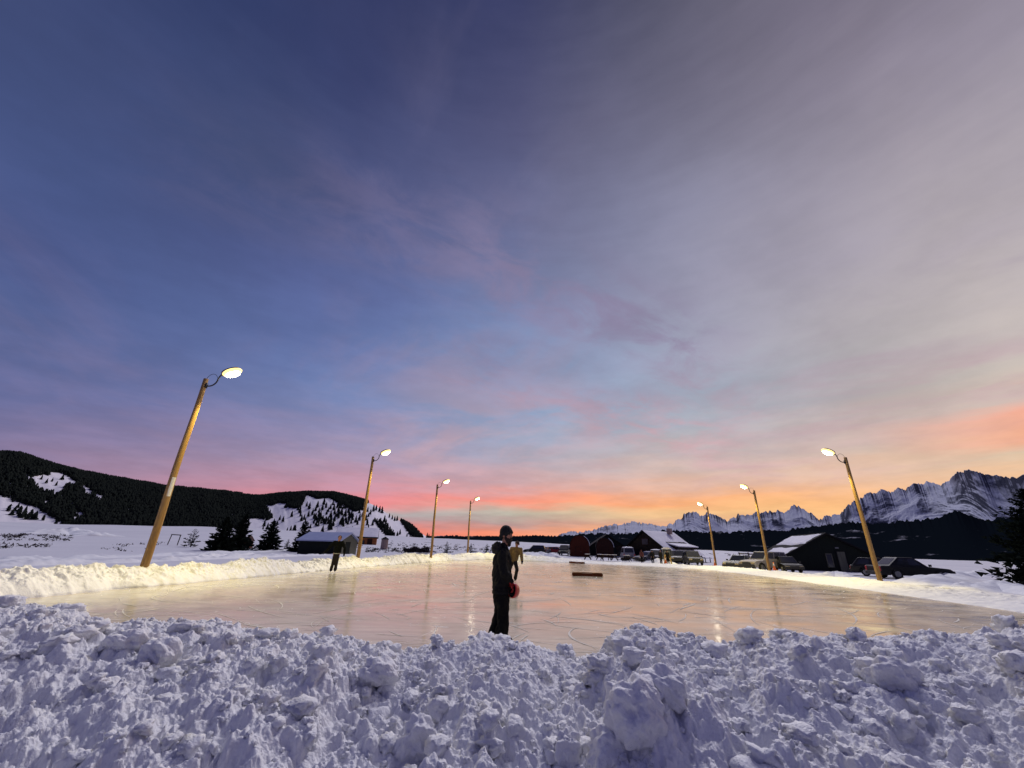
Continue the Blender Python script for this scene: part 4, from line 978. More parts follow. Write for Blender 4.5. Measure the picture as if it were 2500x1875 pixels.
# wooden frame (gate posts and beam)
p = hitg(423, 1330); Y_ = p[1]; s2 = pm(Y_)
gt = empty('wooden_frame', tuple(p), 0, 'open wooden frame of two posts and a beam left of the small spruce', 'frame')
for xx in (-11, 11):
    mb = MB(); mb.tube([(xx * s2 - (.25 if xx < 0 else .1), 0, -.3), (xx * s2, 0, zat(423, 1305, Y_) - p[2])], .07, 6); mb.build('post', M['bark'], gt)
mb = MB(); mb.tube([(-12 * s2, 0, zat(423, 1305, Y_) - p[2]), (12 * s2, 0, zat(423, 1306, Y_) - p[2])], .08, 6); mb.build('beam', M['bark'], gt)
# portable booth with rounded white roof
Y_ = 66; p = place(1627, Y_); hb_ = zat(1627, 1341, Y_) - p[2]; wb_ = 20 * pm(Y_)
bt = empty('booth', tuple(p), R(-14), 'grey booth with a rounded white roof in front of the lodge', 'booth')
M['booth'] = mat('grey_plastic', (.20, .22, .21), .5, noise=(3, (.14, .15, .15)))
mb = MB(); mb.box((0, 0, hb_ / 2), (wb_, wb_, hb_)); mb.build('wall', M['booth'], bt, bevel=.03)
mb = MB(); mb.prism([(-wb_ * .58, 0), (wb_ * .58, 0), (wb_ * .5, .12), (wb_ * .25, .24), (0, .28), (-wb_ * .25, .24), (-wb_ * .5, .12)], -wb_ * .58, wb_ * .58); o = mb.build('roof', M['roofsnow'], bt); o.location = (0, 0, hb_)
opening(bt, (0, -wb_ / 2 - .03, hb_ * .47), (wb_ * .7, hb_ * .86), 'door', M['booth'], M['dark_metal'])
# ------------------------------------------------------------------ vehicles
M['tyre'] = M['rubber']
M['rim'] = mat('wheel_rim', (.30, .30, .32), .35, .8)
M['lamp_y'] = mat('amber_lamp', (.35, .28, .16), .3, spec=.5)
M['lamp_r'] = mat('tail_lamp', (.45, .04, .05), .25, spec=.6)
M['bumper'] = mat('dark_plastic', (.02, .02, .022), .6)
def paint(name, c): return mat(name, c, .45, coat=.12, spec=.3, noise=(1.5, tuple(v * .8 for v in c)))
VP = {'white': paint('white_paint', (.27, .26, .30)), 'black': paint('black_paint', (.006, .006, .007)), 'green': paint('dark_green_paint', (.014, .022, .020)), 'silver': paint('silver_paint', (.10, .10, .125)), 'red': paint('red_paint', (.30, .02, .02)), 'lav': paint('pale_grey_paint', (.17, .165, .20)), 'dark': paint('charcoal_paint', (.018, .018, .022))}
def vehicle(kind, col, loc, rz, label, snow=False, scale=1.0, lit=None):
    """front at local -x"""
    spec = dict(suv=(4.7, 1.9, 1.78), pickup=(5.5, 1.95, 1.78), sedan=(4.6, 1.8, 1.44), van=(5.0, 1.95, 2.0), hatch=(4.0, 1.75, 1.5))[kind]
    L_, W_, H_ = spec; r = .37 if kind in ('suv', 'pickup', 'van') else .32; hx_ = L_ / 2; cl = .34 if kind != 'sedan' else .24; belt = 1.05 if kind in ('suv', 'pickup', 'van') else .86
    root = empty(kind if kind in ('pickup', 'sedan', 'van') else 'car', loc, rz, label, 'van' if kind == 'van' else ('pickup truck' if kind == 'pickup' else 'car'), 'vehicles parked beyond the rink'); root.scale = (scale,) * 3
    fa, ra = -hx_ + .92, hx_ - 1.0
    def arch(cx): return [(cx - (r + .09) * math.cos(t), cl + (r + .09) * math.sin(t) * .98) for t in np.linspace(0, math.pi, 9)]
    hood = belt - .06
    low = [(-hx_, cl)] + arch(fa) + arch(ra) + [(hx_, cl), (hx_, belt - .1), (hx_ - .06, belt)]
    if kind == 'pickup': low += [(.55, belt), (-.75, belt), (-hx_ + .25, hood - .02), (-hx_, hood - .2)]
    else: low += [(-.75, belt), (-hx_ + .25, hood - .06), (-hx_, hood - .25)]
    mb = MB(); mb.prism(low[::-1], -W_ / 2, W_ / 2); body = mb.build('body', VP[col], root, bevel=.05)
    x0, x1 = {'suv': (-1.05, hx_ - .08), 'pickup': (-.95, .75), 'sedan': (-.8, 1.75), 'van': (-1.7, hx_ - .06), 'hatch': (-.85, hx_ - .12)}[kind]
    t0, t1 = {'suv': (-.35, hx_ - .45), 'pickup': (-.35, .45), 'sedan': (-.05, .95), 'van': (-.9, hx_ - .2), 'hatch': (-.2, hx_ - .7)}[kind]
    wi, wt_ = W_ / 2 - .04, W_ / 2 - .20
    vs = [(x0, -wi, belt - .03), (x1, -wi, belt - .03), (x1, wi, belt - .03), (x0, wi, belt - .03), (t0, -wt_, H_), (t1, -wt_, H_), (t1, wt_, H_), (t0, wt_, H_)]
    mb = MB(); mb.add(vs, [(3, 2, 1, 0), (4, 5, 6, 7), (0, 1, 5, 4), (1, 2, 6, 5), (2, 3, 7, 6), (3, 0, 4, 7)]); mb.build('cabin', VP[col], root, bevel=.05)
    V3 = [Vector(v_) for v_ in vs]
    def face(q, u0, u1, w0, w1, name):
        a, b, c, d = q; n = (b - a).cross(d - a).normalized()
        def P_(u, w): return (a * (1 - u) + b * u) * (1 - w) + (d * (1 - u) + c * u) * w
        pts = [P_(u0, w0), P_(u1, w0), P_(u1, w1), P_(u0, w1)]
        mb_ = MB(); mb_.add([p_ + n * .012 for p_ in pts] + [p_ - n * .03 for p_ in pts], [(0, 1, 2, 3), (7, 6, 5, 4), (0, 4, 5, 1), (1, 5, 6, 2), (2, 6, 7, 3), (3, 7, 4, 0)]); mb_.build(name, M['glass'], root)
    qs = [V3[0], V3[1], V3[5], V3[4]], [V3[2], V3[3], V3[7], V3[6]]
    sp = {'suv': ((.10, .36), (.40, .66), (.70, .93)), 'pickup': ((.16, .52), (.57, .86)), 'sedan': ((.14, .48), (.52, .84)), 'van': ((.12, .34), (.38, .64), (.68, .95)), 'hatch': ((.12, .48), (.53, .88))}[kind]
    for a, b in sp:
        face(qs[0], a, b, .18, .86, 'side_window'); face(qs[1], 1 - b, 1 - a, .18, .86, 'side_window')
    face([V3[3], V3[0], V3[4], V3[7]], .07, .93, .12, .9, 'windscreen'); face([V3[1], V3[2], V3[6], V3[5]], .10, .90, .2, .85, 'rear_window')
    for cx in (fa, ra):
        for sd in (-1, 1):
            mb = MB(); pr = [(r * .72, .11), (r * .95, .11), (r, .07), (r, -.07), (r * .95, -.11), (r * .6, -.11)]; n_ = 20
            v_ = [(pp[0] * math.cos(2 * math.pi * i / n_), sd * (W_ / 2 - .10) + pp[1] * sd, r + pp[0] * math.sin(2 * math.pi * i / n_)) for pp in pr for i in range(n_)]
            f_ = [(j * n_ + i, j * n_ + (i + 1) % n_, (j + 1) * n_ + (i + 1) % n_, (j + 1) * n_ + i) for j in range(len(pr) - 1) for i in range(n_)] + [tuple(range((len(pr) - 1) * n_, len(pr) * n_))]
            mb.add([(p_[0] + cx, p_[1], p_[2]) for p_ in v_], f_); wh = mb.build('wheel', M['tyre'], root)
            mb = MB(); y_ = sd * (W_ / 2 + .0); mb.tube([(cx, y_ - sd * .03, r), (cx, y_ + sd * .012, r)], [r * .66, r * .62], 14)
            for k_ in range(5):
                th = 2 * math.pi * k_ / 5; mb.box((cx + r * .33 * math.cos(th), y_ + sd * .015, r + r * .33 * math.sin(th)), (r * .5, .03, .07), m=Matrix.Rotation(-th, 3, 'Y'))
            mb.build('rim', M['rim'], wh)
    for sd in (-1, 1):
        mb = MB(); mb.box((-hx_ + .02, sd * (W_ / 2 - .25), hood - .27), (.1, .38, .17)); mb.build('headlight', M['lamp_y'], root, bevel=.02)
        mb = MB(); mb.box((hx_ - .02, sd * (W_ / 2 - .12), belt - .2), (.1, .18, .32)); mb.build('tail_light', M['lamp_r'], root, bevel=.02)
        mb = MB(); mb.box((-.78, sd * (W_ / 2 + .1), belt + .08), (.1, .2, .15)); mb.build('side_mirror', M['bumper'], root, bevel=.02)
    mb = MB(); mb.box((-hx_ - .03, 0, hood - .30), (.06, W_ * .48, .22)); mb.build('grille', M['bumper'], root)
    for xx, nm in ((-hx_, 'front_bumper'), (hx_, 'rear_bumper')):
        mb = MB(); mb.box((xx, 0, cl + .12), (.18, W_ * .98, .24)); mb.build(nm, M['bumper'], root, bevel=.04)
    if kind == 'pickup':
        mb = MB(); mb.box((1.75, 0, belt - .02), (1.75, W_ - .3, .08)); mb.build('bed', M['bumper'], root)
    if snow:
        n_ = 14; U_, V_ = np.meshgrid(np.linspace(0, 1, n_), np.linspace(0, 1, n_)); e_ = np.clip(np.minimum(np.minimum(U_, 1 - U_), np.minimum(V_, 1 - V_)) * 6, 0, 1) ** .5
        Z_ = H_ + .004 + .10 * e_ * (1 + .3 * fbm(U_ * 3, V_ * 3, 2, 5)); link('roof_snow', gridmesh('roof_snow', np.stack([t0 + .04 + (t1 - t0 - .08) * U_, -wt_ + .04 + (2 * wt_ - .08) * V_, Z_], -1)), M['roofsnow'], root, True)
    return root
def car_at(kind, col, px_, py_, heading, label, Y_=None, **k):
    """heading: direction the FRONT points, degrees clockwise seen from above from +y (away); base pixel of its centre"""
    p = place(px_, Y_) if Y_ else hitg(px_, py_)
    h_ = R(heading); d = Vector((math.sin(h_), math.cos(h_), 0)); rz = math.atan2(-d.y, -d.x)
    return vehicle(kind, col, (p[0], p[1], p[2]), rz, label, **k)
car_at('suv', 'white', 1862, 1385, -108, 'white four-wheel drive behind the middle right lamp pole', Y_=45, scale=1.03)
car_at('sedan', 'green', 1802, 1385, -128, 'dark car with pale headlights left of the white four-wheel drive', Y_=48.5)
car_at('hatch', 'black', 1914, 1388, -166, 'small black car end-on, right of the white four-wheel drive', Y_=44, scale=.95)
car_at('sedan', 'black', 2204, 1408, 100, 'long black car with a sloping bonnet, right of the near right lamp pole', Y_=35.5, scale=1.1)
car_at('hatch', 'black', 2134, 1402, 128, 'black car half behind the near right lamp pole, between barn and long car', Y_=39)
car_at('pickup', 'silver', 1660, 1370, -150, 'silver grey pickup, second from the right in the row before the lodge', Y_=66)
car_at('suv', 'dark', 1688, 1372, -168, 'dark four-wheel drive at the right end of the row before the lodge', Y_=61)
car_at('suv', 'dark', 1646, 1368, -160, 'dark four-wheel drive just right of the grey booth', Y_=68)
car_at('suv', 'lav', 1601, 1366, -165, 'pale grey four-wheel drive left of the grey booth', Y_=70, snow=True)
car_at('sedan', 'white', 1578, 1366, -120, 'low snow-covered car at the left of the row before the lodge', Y_=72, snow=True)
car_at('van', 'white', 1531, 1364, 8, 'white van with a wide dark rear window beside the black gabled barn', Y_=76, snow=True)
car_at('van', 'dark', 1379, 1360, -165, 'dark van with a snow-covered roof left of the red shed', Y_=92, snow=True)
car_at('sedan', 'red', 1352, 1358, -80, 'red car in front of the long low red building', Y_=100)
car_at('suv', 'black', 1306, 1355, -80, 'black four-wheel drive right of the tan-jacketed skater', Y_=94, snow=True)
car_at('sedan', 'lav', 1328, 1357, -150, 'pale car with a snowy bonnet left of the red car', Y_=98, snow=True)

# ------------------------------------------------------------------ rail fence behind the white car
a, b = place(1805, 58), place(1945, 55)
fe = empty('rail_fence', tuple(a), 0, 'snow-topped pole fence running behind the white four-wheel drive', 'fence')
D_ = b - a; nP = 7
for k_ in range(nP):
    q_ = D_ * k_ / (nP - 1); mb = MB(); mb.tube([(q_[0] + .12, q_[1], -.3), (q_[0] - .1, q_[1], 1.75)], .08, 6); mb.build('post', M['bark'], fe)
for zz in (.75, 1.55):
    mb = MB(); mb.tube([tuple(D_ * t_ + np.array([0, 0, zz + .03 * math.sin(t_ * 19)])) for t_ in np.linspace(-.02, 1.02, 14)], .065, 6); rl = mb.build('rail', M['bark'], fe)
    mb = MB(); mb.tube([tuple(D_ * t_ + np.array([0, 0, zz + .09 + .03 * math.sin(t_ * 19)])) for t_ in np.linspace(0, 1, 14)], [.06 + .02 * math.sin(t_ * 40) for t_ in np.linspace(0, 1, 14)], 6); mb.build('rail_snow', M['roofsnow'], rl, True)
p = place(1932, 52)
sg = empty('sign_board', tuple(p), R(-25), 'pale rounded blank board left of the low black barn', 'board')
mb = MB(); mb.box((0, 0, 1.55), (.55, .05, .95)); mb.build('panel', mat('pale_board', (.62, .55, .58), .6), sg, bevel=.1)
mb = MB(); mb.tube([(0, .05, -.3), (0, .05, 1.3)], .05, 6); mb.build('post', M['bark'], sg)

# ------------------------------------------------------------------ picnic tables along the far bank
def picnic():
    root = empty('picnic_table')
    mb = MB()
    for k_ in range(5): mb.box((0, -.30 + .15 * k_, .74), (1.8, .135, .045))
    mb.build('tabletop', M['brownwood'], root)
    for sd in (-1, 1):
        mb = MB(); mb.box((0, sd * .62, .44), (1.8, .24, .045)); mb.build('seat', M['brownwood'], root)
        mb = MB(); mb.box((sd * .62, -.3, .36), (.09, .09, .86), m=Matrix.Rotation(R(-32), 3, 'X')); mb.box((sd * .62, .3, .36), (.09, .09, .86), m=Matrix.Rotation(R(32), 3, 'X')); mb.box((sd * .62, 0, .40), (.08, 1.4, .09))
        mb.build('leg', M['log'], root)
    mb = MB(); mb.box((0, 0, .80), (1.7, .66, .08)); mb.build('snow_cover', M['roofsnow'], root, bevel=.03)
    return root
pt0 = None
PL = ['snow-topped picnic table before the red shed', 'snow-topped picnic table between the red shed and the dark round-topped shed', 'snow-topped picnic table before the dark round-topped shed', 'snow-topped picnic table before the right end of the black gabled barn', 'snow-topped picnic table before the white van']
for k_, (px_, Y_, rz) in enumerate([(1434, 70, 75), (1463, 70, 80), (1478, 69, 10), (1499, 69, 70), (1529, 67, 60)]):
    o = picnic() if k_ == 0 else copy_tree(pt0)
    if k_ == 0: pt0 = o
    o.location = tuple(place(px_, Y_) + np.array([0, 0, .12])); o.rotation_euler = (0, 0, R(rz)); tag(o, PL[k_], 'picnic table', 'picnic tables on the far bank')

# ------------------------------------------------------------------ goal boxes, cones, posts
M['goalwood'] = wood('goal_boards', (.15, .045, .018), (.07, .02, .01), 6, (.1, 3, 3))
M['goaledge'] = wood('goal_top_boards', (.30, .15, .06), (.18, .09, .04), 6, (.1, 3, 3))
def goal(px0, px1, py_, hpx, label, Y_=None):
    a, b = onz(px0, py_), onz(px1, py_ + 2); 
    c_ = (a + b) / 2; L_ = np.linalg.norm(b - a); h_ = hpx * pm(c_[1])
    root = empty('goal_box', (c_[0], c_[1], 0), math.atan2(b[1] - a[1], b[0] - a[0]), label, 'goal', 'low wooden goals on the ice')
    mb = MB(); mb.box((0, 0, h_ / 2), (L_, .05, h_ - .03)); mb.build('front_board', M['goalwood'], root, bevel=.006)
    mb = MB(); mb.box((0, .30, h_ / 2), (L_, .05, h_ - .03)); mb.build('back_board', M['goalwood'], root, bevel=.006)
    for sd in (-1, 1):
        mb = MB(); mb.box((sd * (L_ / 2 - .03), .15, h_ / 2), (.05, .245, h_ - .04)); mb.build('end_board', M['goalwood'], root, bevel=.006)
    mb = MB(); mb.box((-.33 * L_, .15, h_ + .012), (L_ * .30, .38, .045)); mb.box((.33 * L_, .15, h_ + .012), (L_ * .30, .38, .045)); mb.box((0, .32, h_ + .012), (L_ * .4, .07, .04))
    mb.build('top_board', M['goaledge'], root, bevel=.006)
goal(1398, 1472, 1406.5, 7, 'near low red-brown wooden goal lying on the ice right of the men')
goal(1389.5, 1423, 1375, 3.6, 'far small wooden goal on the ice near the far bank')
M['orange'] = mat('orange_plastic', (.75, .16, .03), .5, noise=(6, (.60, .12, .03)))
M['conewhite'] = mat('pale_band', (.75, .60, .55), .5)
def cone(loc, h_, label):
    root = empty('traffic_cone', loc, .3, label, 'cone', 'orange traffic cones')
    mb = MB(); mb.box((0, 0, .02), (h_ * .5, h_ * .5, .04)); mb.build('base', M['orange'], root, bevel=.01)
    mb = MB(); mb.tube([(0, 0, .04), (0, 0, h_ * .5), (0, 0, h_)], [h_ * .19, h_ * .11, h_ * .035], 14); b_ = mb.build('body', M['orange'], root, True)
    mb = MB(); mb.tube([(0, 0, h_ * .52), (0, 0, h_ * .80)], [h_ * .114, h_ * .073], 14); mb.build('band', M['conewhite'], root, True)
pp = PB[5]; cone((pp[0] + .30, pp[1] - .35, pp[2] - .05), .70, 'orange cone with a pale band at the foot of the middle right lamp pole')
pp = PB[6]; cone((pp[0] - .30, pp[1] - .35, pp[2] - .03), .70, 'orange cone at the foot of the farthest right lamp pole')
p = place(1622, 59); cone((p[0], p[1], p[2] + .18), .75, 'orange cone in the snow among the people before the lodge')
for px_, lab in ((1621, 'pale upright plank left of the person beside the grey booth'), (1634.5, 'pale upright plank right of the person beside the grey booth')):
    p = place(px_, 60); mb = MB(); mb.box((0, 0, .62), (.2, .05, 1.25), m=Matrix.Rotation(R(8 if px_ < 1630 else -10), 3, 'Y')); o = mb.build('plank', wood('pale_plank', (.50, .36, .16), (.34, .24, .1), 6)); o.location = tuple(p); tag(o, lab, 'plank', 'pale planks beside the booth')
# ------------------------------------------------------------------ people
_sk = [0]
def blob(name, parts, vox, matl, parent=None, smooth=6, noise=0.0, nsc=.03):
    """capsules and ellipsoids fused into one continuous skin (voxel remesh), optionally ruffled"""
    mb = MB()
    for p in parts:
        if p[0] == 'c':
            a, b, r0, r1 = Vector(p[1]), Vector(p[2]), p[3], p[4]
            sq = p[5] if len(p) > 5 else (1, 1, 1)
            n = max(2, int((b - a).length / (min(r0, r1) * .5)) + 1)
            for i in range(n + 1):
                t = i / n; r = r0 + (r1 - r0) * t; c = a + (b - a) * t
                mb.ell(c, (r * sq[0], r * sq[1], r * sq[2]), 14, 10)
        else: mb.ell(p[1], p[2], 18, 12, p[3] if len(p) > 3 else None)
    me = mb.mesh(name); o = bpy.data.objects.new('tmp', me); COL.objects.link(o)
    m = o.modifiers.new('r', 'REMESH'); m.mode = 'VOXEL'; m.voxel_size = vox
    m = o.modifiers.new('s', 'SMOOTH'); m.factor = .5; m.iterations = smooth
    dg = bpy.context.evaluated_depsgraph_get(); me2 = bpy.data.meshes.new_from_object(o.evaluated_get(dg)); bpy.data.objects.remove(o)
    if noise:
        n = len(me2.vertices); co = np.zeros(n * 3, np.float32); me2.vertices.foreach_get('co', co); co = co.reshape(-1, 3)
        no = np.zeros(n * 3, np.float32); me2.vertices.foreach_get('normal', no); no = no.reshape(-1, 3)
        d = fbm(co[:, 0] / nsc + co[:, 1] / nsc * .6, co[:, 2] / nsc * .7 + co[:, 1] / nsc, 4, 19) * noise
        me2.vertices.foreach_set('co', (co + no * d[:, None]).astype(np.float32).ravel()); me2.update()
    me2.materials.clear()
    return link(name, me2, matl, parent, True)
M['skin'] = mat('skin', (.42, .20, .13), .55, noise=(30, (.34, .14, .09)))
M['blackcloth'] = mat('black_jacket_cloth', (.006, .006, .0065), .8, noise=(25, (.010, .010, .011)), bump=(70, .4, .01), spec=.2)
M['blackpant'] = mat('black_trousers', (.006, .006, .0065), .9, bump=(60, .4, .01), spec=.15)
M['fur'] = mat('hood_fur', (.016, .014, .012), .95, noise=(60, (.035, .03, .025)))
M['beard'] = mat('beard_hair', (.02, .013, .010), .9, noise=(90, (.04, .025, .018)))
M['knit'] = mat('knit_cap', (.008, .008, .010), .95, noise=(60, (.014, .014, .016)), bump=(140, .6, .006))
M['redglove'] = mat('red_glove', (.42, .015, .012), .6, noise=(40, (.30, .01, .01)))
M['redshell'] = mat('red_shell', (.45, .012, .012), .35, coat=.3)
M['tan'] = mat('tan_jacket', (.26, .17, .055), .8, noise=(9, (.16, .10, .035)), bump=(40, .4, .01))
M['brownpant'] = mat('dark_brown_trousers', (.016, .010, .008), .9, noise=(9, (.010, .007, .006)))
M['greenblack'] = mat('dark_green_jacket', (.004, .0055, .004), .9, noise=(9, (.003, .004, .003)), spec=.15)
M['hem'] = mat('pale_hem', (.45, .46, .38), .8)
M['blade'] = mat('skate_blade', (.5, .5, .5), .3, .9)
M['greyhair'] = mat('brown_hair', (.05, .03, .02), .9)
M['redcoat'] = mat('dark_red_coat', (.10, .025, .022), .85)
M['eye'] = mat('eye', (.02, .015, .012), .2)
def fingers(root_parts, palm, d, up, side, ln, curl, r=.009):
    """five bent fingers as capsule chains from a palm: d forward, up = back of hand, side = towards thumb"""
    d, up, side = Vector(d).normalized(), Vector(up).normalized(), Vector(side).normalized(); out = []
    for k, (o_, l_) in enumerate(zip((.032, .011, -.011, -.031), (.92, 1.0, .94, .76))):
        p = Vector(palm) + side * o_ + d * .042; ang = 0.15
        for s_ in (.42, .32, .26):
            q = p + (d * math.cos(ang) - up * math.sin(ang)) * ln * l_ * s_
            out.append(('c', p, q, r * 1.1, r)); p = q; ang += curl * (1 + .06 * k)
    p = Vector(palm) + side * .036 - d * .012
    q = p + (side * .75 + d * .55 - up * .25) * .034; w = q + (d * .85 + side * .05 - up * .5 * curl) * .032
    out += [('c', p, q, r * 1.25, r * 1.15), ('c', q, w, r * 1.1, r * .95)]
    return out
def head_parts(c, f, s=1.0, z0=0):
    """skull, jaw, nose, brow, ears around centre c facing unit vector f (horizontal)"""
    c = Vector(c); f = Vector(f).normalized(); lt = Vector((-f.y, f.x, 0)); up = Vector((0, 0, 1)); S_ = lambda a, b, e: c + f * a * s + lt * b * s + up * e * s
    P_ = [('e', S_(-.012, 0, .035), (.098 * s, .082 * s, .100 * s), Matrix((f, lt, up)).transposed()), ('e', S_(.022, 0, -.040), (.070 * s, .064 * s, .082 * s), Matrix((f, lt, up)).transposed()),
          ('c', S_(.088, 0, .012), S_(.104, 0, -.016), .012 * s, .017 * s), ('c', S_(.074, -.036, .030), S_(.074, .036, .030), .017 * s, .017 * s),
          ('e', S_(.058, 0, -.088), (.030 * s, .034 * s, .026 * s)), ('c', S_(.080, -.016, -.048), S_(.080, .016, -.048), .010 * s, .010 * s)]
    for b in (-1, 1): P_ += [('e', S_(.058, b * .040, -.008), (.026 * s, .022 * s, .020 * s)), ('e', S_(-.01, b * .084, -.01), (.020 * s, .010 * s, .032 * s))]
    return P_, S_
def eyes(S_, s, par):
    mb = MB()
    for b in (-1, 1): mb.ell(S_(.081, b * .031, .010), (.012 * s, .012 * s, .009 * s), 8, 6)
    return mb.build('eyes', M['eye'], par, True)

# ---- bearded man in black, profile to the right
YM = 7.73; xm = float(aty(1222, 1555, YM)[0])
def mp(px_, py_, y=0.0):
    p = aty(px_, py_, YM); return Vector((p[0] - xm, y, p[2]))
man = empty('person', (xm, YM, 0), 0, 'bearded person in black knit cap, jacket and trousers standing nearest behind the berm', 'person')
fdir = Vector((.86, -.51, 0))
hc = mp(1237, 1307)
HP, HS = head_parts(hc, fdir, 1.04)
hip = mp(1224, 1446); zk = mp(1229, 1500).z
LEG = [((mp(1227, 1450, -.085), mp(1230, 1500, -.09), mp(1224, 1551, -.10))), ((mp(1221, 1450, .085), mp(1219, 1500, .08), mp(1208, 1547, .08)))]
body = list(HP) + [('c', mp(1231, 1338), mp(1235, 1318), .062, .058), ('c', mp(1226, 1368), mp(1224, 1420), .125, .115, (1, 1.4, 1)), ('c', mp(1224, 1425), hip, .12, .125, (1, 1.35, 1)), ('c', mp(1227, 1352, -.15), mp(1227, 1352, .15), .065, .065), ('c', mp(1228, 1350), mp(1230, 1338), .085, .06)]
for a, b, c in LEG: body += [('c', a, b, .082, .060), ('c', b, c, .060, .045), ('c', c - Vector((.03, 0, 0)), c + Vector((.13, 0, -.02)), .040, .034)]
ARM = [(mp(1225, 1356, -.205), mp(1229, 1396, -.235), mp(1246, 1416, -.15)), (mp(1228, 1356, .20), mp(1236, 1396, .22), mp(1247, 1420, .06))]
for a, b, c in ARM: body += [('c', a, b, .050, .042), ('c', b, c, .042, .032)]
bo = blob('body', body, .011, M['skin'], man, 3)
eyes(HS, 1.04, bo)
jk = [('c', mp(1226, 1366), mp(1225, 1405), .150, .158, (1, 1.30, 1)), ('c', mp(1225, 1405), mp(1225, 1436), .158, .166, (1, 1.28, .7)), ('c', mp(1226, 1354, -.15), mp(1226, 1354, .15), .095, .095), ('c', mp(1228, 1346), mp(1231, 1336), .105, .082)]
for a, b, c in ARM:
    w = b + (c - b) * .92; jk += [('c', a, b, .086, .070), ('c', b, w, .070, .056)]
blob('jacket', jk, .012, M['blackcloth'], man, 3, .020, .085)
mb = MB(); z0_ = mp(1225, 1447).z; n_ = 26
mb.add([(mp(1225, 1447).x + .165 * math.cos(2 * math.pi * i / n_), .208 * math.sin(2 * math.pi * i / n_), z0_ + dz) for dz in (-.012, .035) for i in range(n_)], [(i, (i + 1) % n_, n_ + (i + 1) % n_, n_ + i) for i in range(n_)]); mb.build('jacket_hem', M['blackcloth'], man, True)
tr = [('c', mp(1224, 1440), mp(1224, 1456), .150, .140, (1, 1.25, 1))]
for a, b, c in LEG: tr += [('c', a, b, .112, .092), ('c', b, b + (c - b) * .55, .090, .092), ('c', b + (c - b) * .55, c + Vector((0, 0, -.01)), .092, .108, (1.05, .95, .6))]
blob('trousers', tr, .012, M['blackpant'], man, 3, .017, .09)
cap = [('e', HS(-.016, 0, .052), (.118, .104, .118), Matrix((fdir, Vector((-fdir.y, fdir.x, 0)), Vector((0, 0, 1)))).transposed()), ('c', HS(-.075, -.05, -.015), HS(-.075, .05, -.015), .042, .042), ('c', HS(.066, -.046, .048), HS(.066, .046, .048), .034, .034), ('e', HS(-.02, .07, .01), (.055, .030, .05)), ('e', HS(-.02, -.07, .01), (.055, .030, .05))]
blob('knit_cap', cap, .010, M['knit'], man, 3, .004, .02)
bd = [('c', HS(.046, -.048, -.062), HS(.046, .048, -.062), .028, .028), ('c', HS(.064, 0, -.085), HS(.055, 0, -.150), .044, .026), ('c', HS(.020, -.062, -.045), HS(.045, -.04, -.09), .024, .03), ('c', HS(.020, .062, -.045), HS(.045, .04, -.09), .024, .03), ('c', HS(.088, -.022, -.034), HS(.088, .022, -.034), .009, .009)]
blob('beard', bd, .008, M['beard'], man, 2, .010, .02)
hd_ = [('e', mp(1213, 1336), (.085, .13, .085)), ('c', mp(1216, 1344, -.13), mp(1236, 1350, -.11), .050, .040), ('c', mp(1216, 1344, .13), mp(1236, 1350, .11), .050, .040), ('c', mp(1210, 1341, -.11), mp(1210, 1341, .11), .062, .062)]
blob('hood', hd_, .010, M['fur'], man, 2, .020, .03)
for a, b, c in LEG:
    mb = MB(); d_ = Vector((1, 0, 0))
    bt = blob('skate_boot', [('c', c + Vector((-.05, 0, .02)), c + Vector((-.05, 0, -.04)), .052, .050), ('c', c + Vector((-.05, 0, -.035)), c + Vector((.15, 0, -.045)), .046, .036)], .011, M['blackcloth'], man, 3)
    zb_ = c.z - .085
    mb.box((c.x + .04, c.y, zb_ / 2 + .012), (.28, .006, max(zb_ + .02, .03))); mb.build('blade', M['blade'], bt)
# red glove closed on the rim of a red helmet
hw_ = ARM[0][2]; hd2 = mp(1249, 1424, -.13)
gp_ = [('c', hw_, hd2, .040, .040), ('e', hd2 + Vector((.006, 0, -.012)), (.036, .046, .046))] + fingers(None, hd2 + Vector((.004, 0, -.02)), (.35, .05, -1), (1, 0, .3), (0, -1, 0), .085, .62, .0115)
blob('glove', gp_, .006, M['redglove'], man, 2)
hw2 = ARM[1][2]; hd3 = mp(1246, 1428, .05)
blob('glove', [('c', hw2, hd3, .040, .040), ('e', hd3 + Vector((.004, 0, -.012)), (.036, .046, .046))] + fingers(None, hd3 + Vector((0, 0, -.02)), (.2, -.1, -1), (.6, .7, .2), (0, -1, .1), .085, .5, .0115), .006, M['redglove'], man, 2)
# helmet: hollow shell, opening towards the man and the camera
hx_ = mp(1254, 1440, -.13); ax_ = Vector((-.55, -.78, .10)).normalized(); q_ = ax_.to_track_quat('Z', 'Y').to_matrix()
prof_ = [(.012, -.125), (.055, -.112), (.085, -.08), (.100, -.03), (.104, .02), (.101, .05), (.092, .052), (.094, .02), (.089, -.03), (.074, -.072), (.045, -.10), (.01, -.11)]
n_ = 26
hv = [hx_ + q_ @ Vector((r_ * .78 * math.cos(2 * math.pi * i / n_), r_ * 1.12 * math.sin(2 * math.pi * i / n_), z_)) for r_, z_ in prof_ for i in range(n_)]
hf = [(j * n_ + i, j * n_ + (i + 1) % n_, (j + 1) * n_ + (i + 1) % n_, (j + 1) * n_ + i) for j in range(len(prof_) - 1) for i in range(n_)]
hl = empty('helmet', (xm + hx_.x, YM + hx_.y, hx_.z), 0, 'red helmet with a dark hollow inside, hanging from the red glove', 'helmet')
k0 = 6 * n_
mb = MB(); mb.add([v_ - hx_ for v_ in hv[:7 * n_]], hf[:6 * n_]); mb.build('shell', M['redshell'], hl, True)
mb = MB(); mb.add([v_ - hx_ for v_ in hv[6 * n_:]], hf[:5 * n_]); mb.build('lining', M['blackcloth'], hl, True)
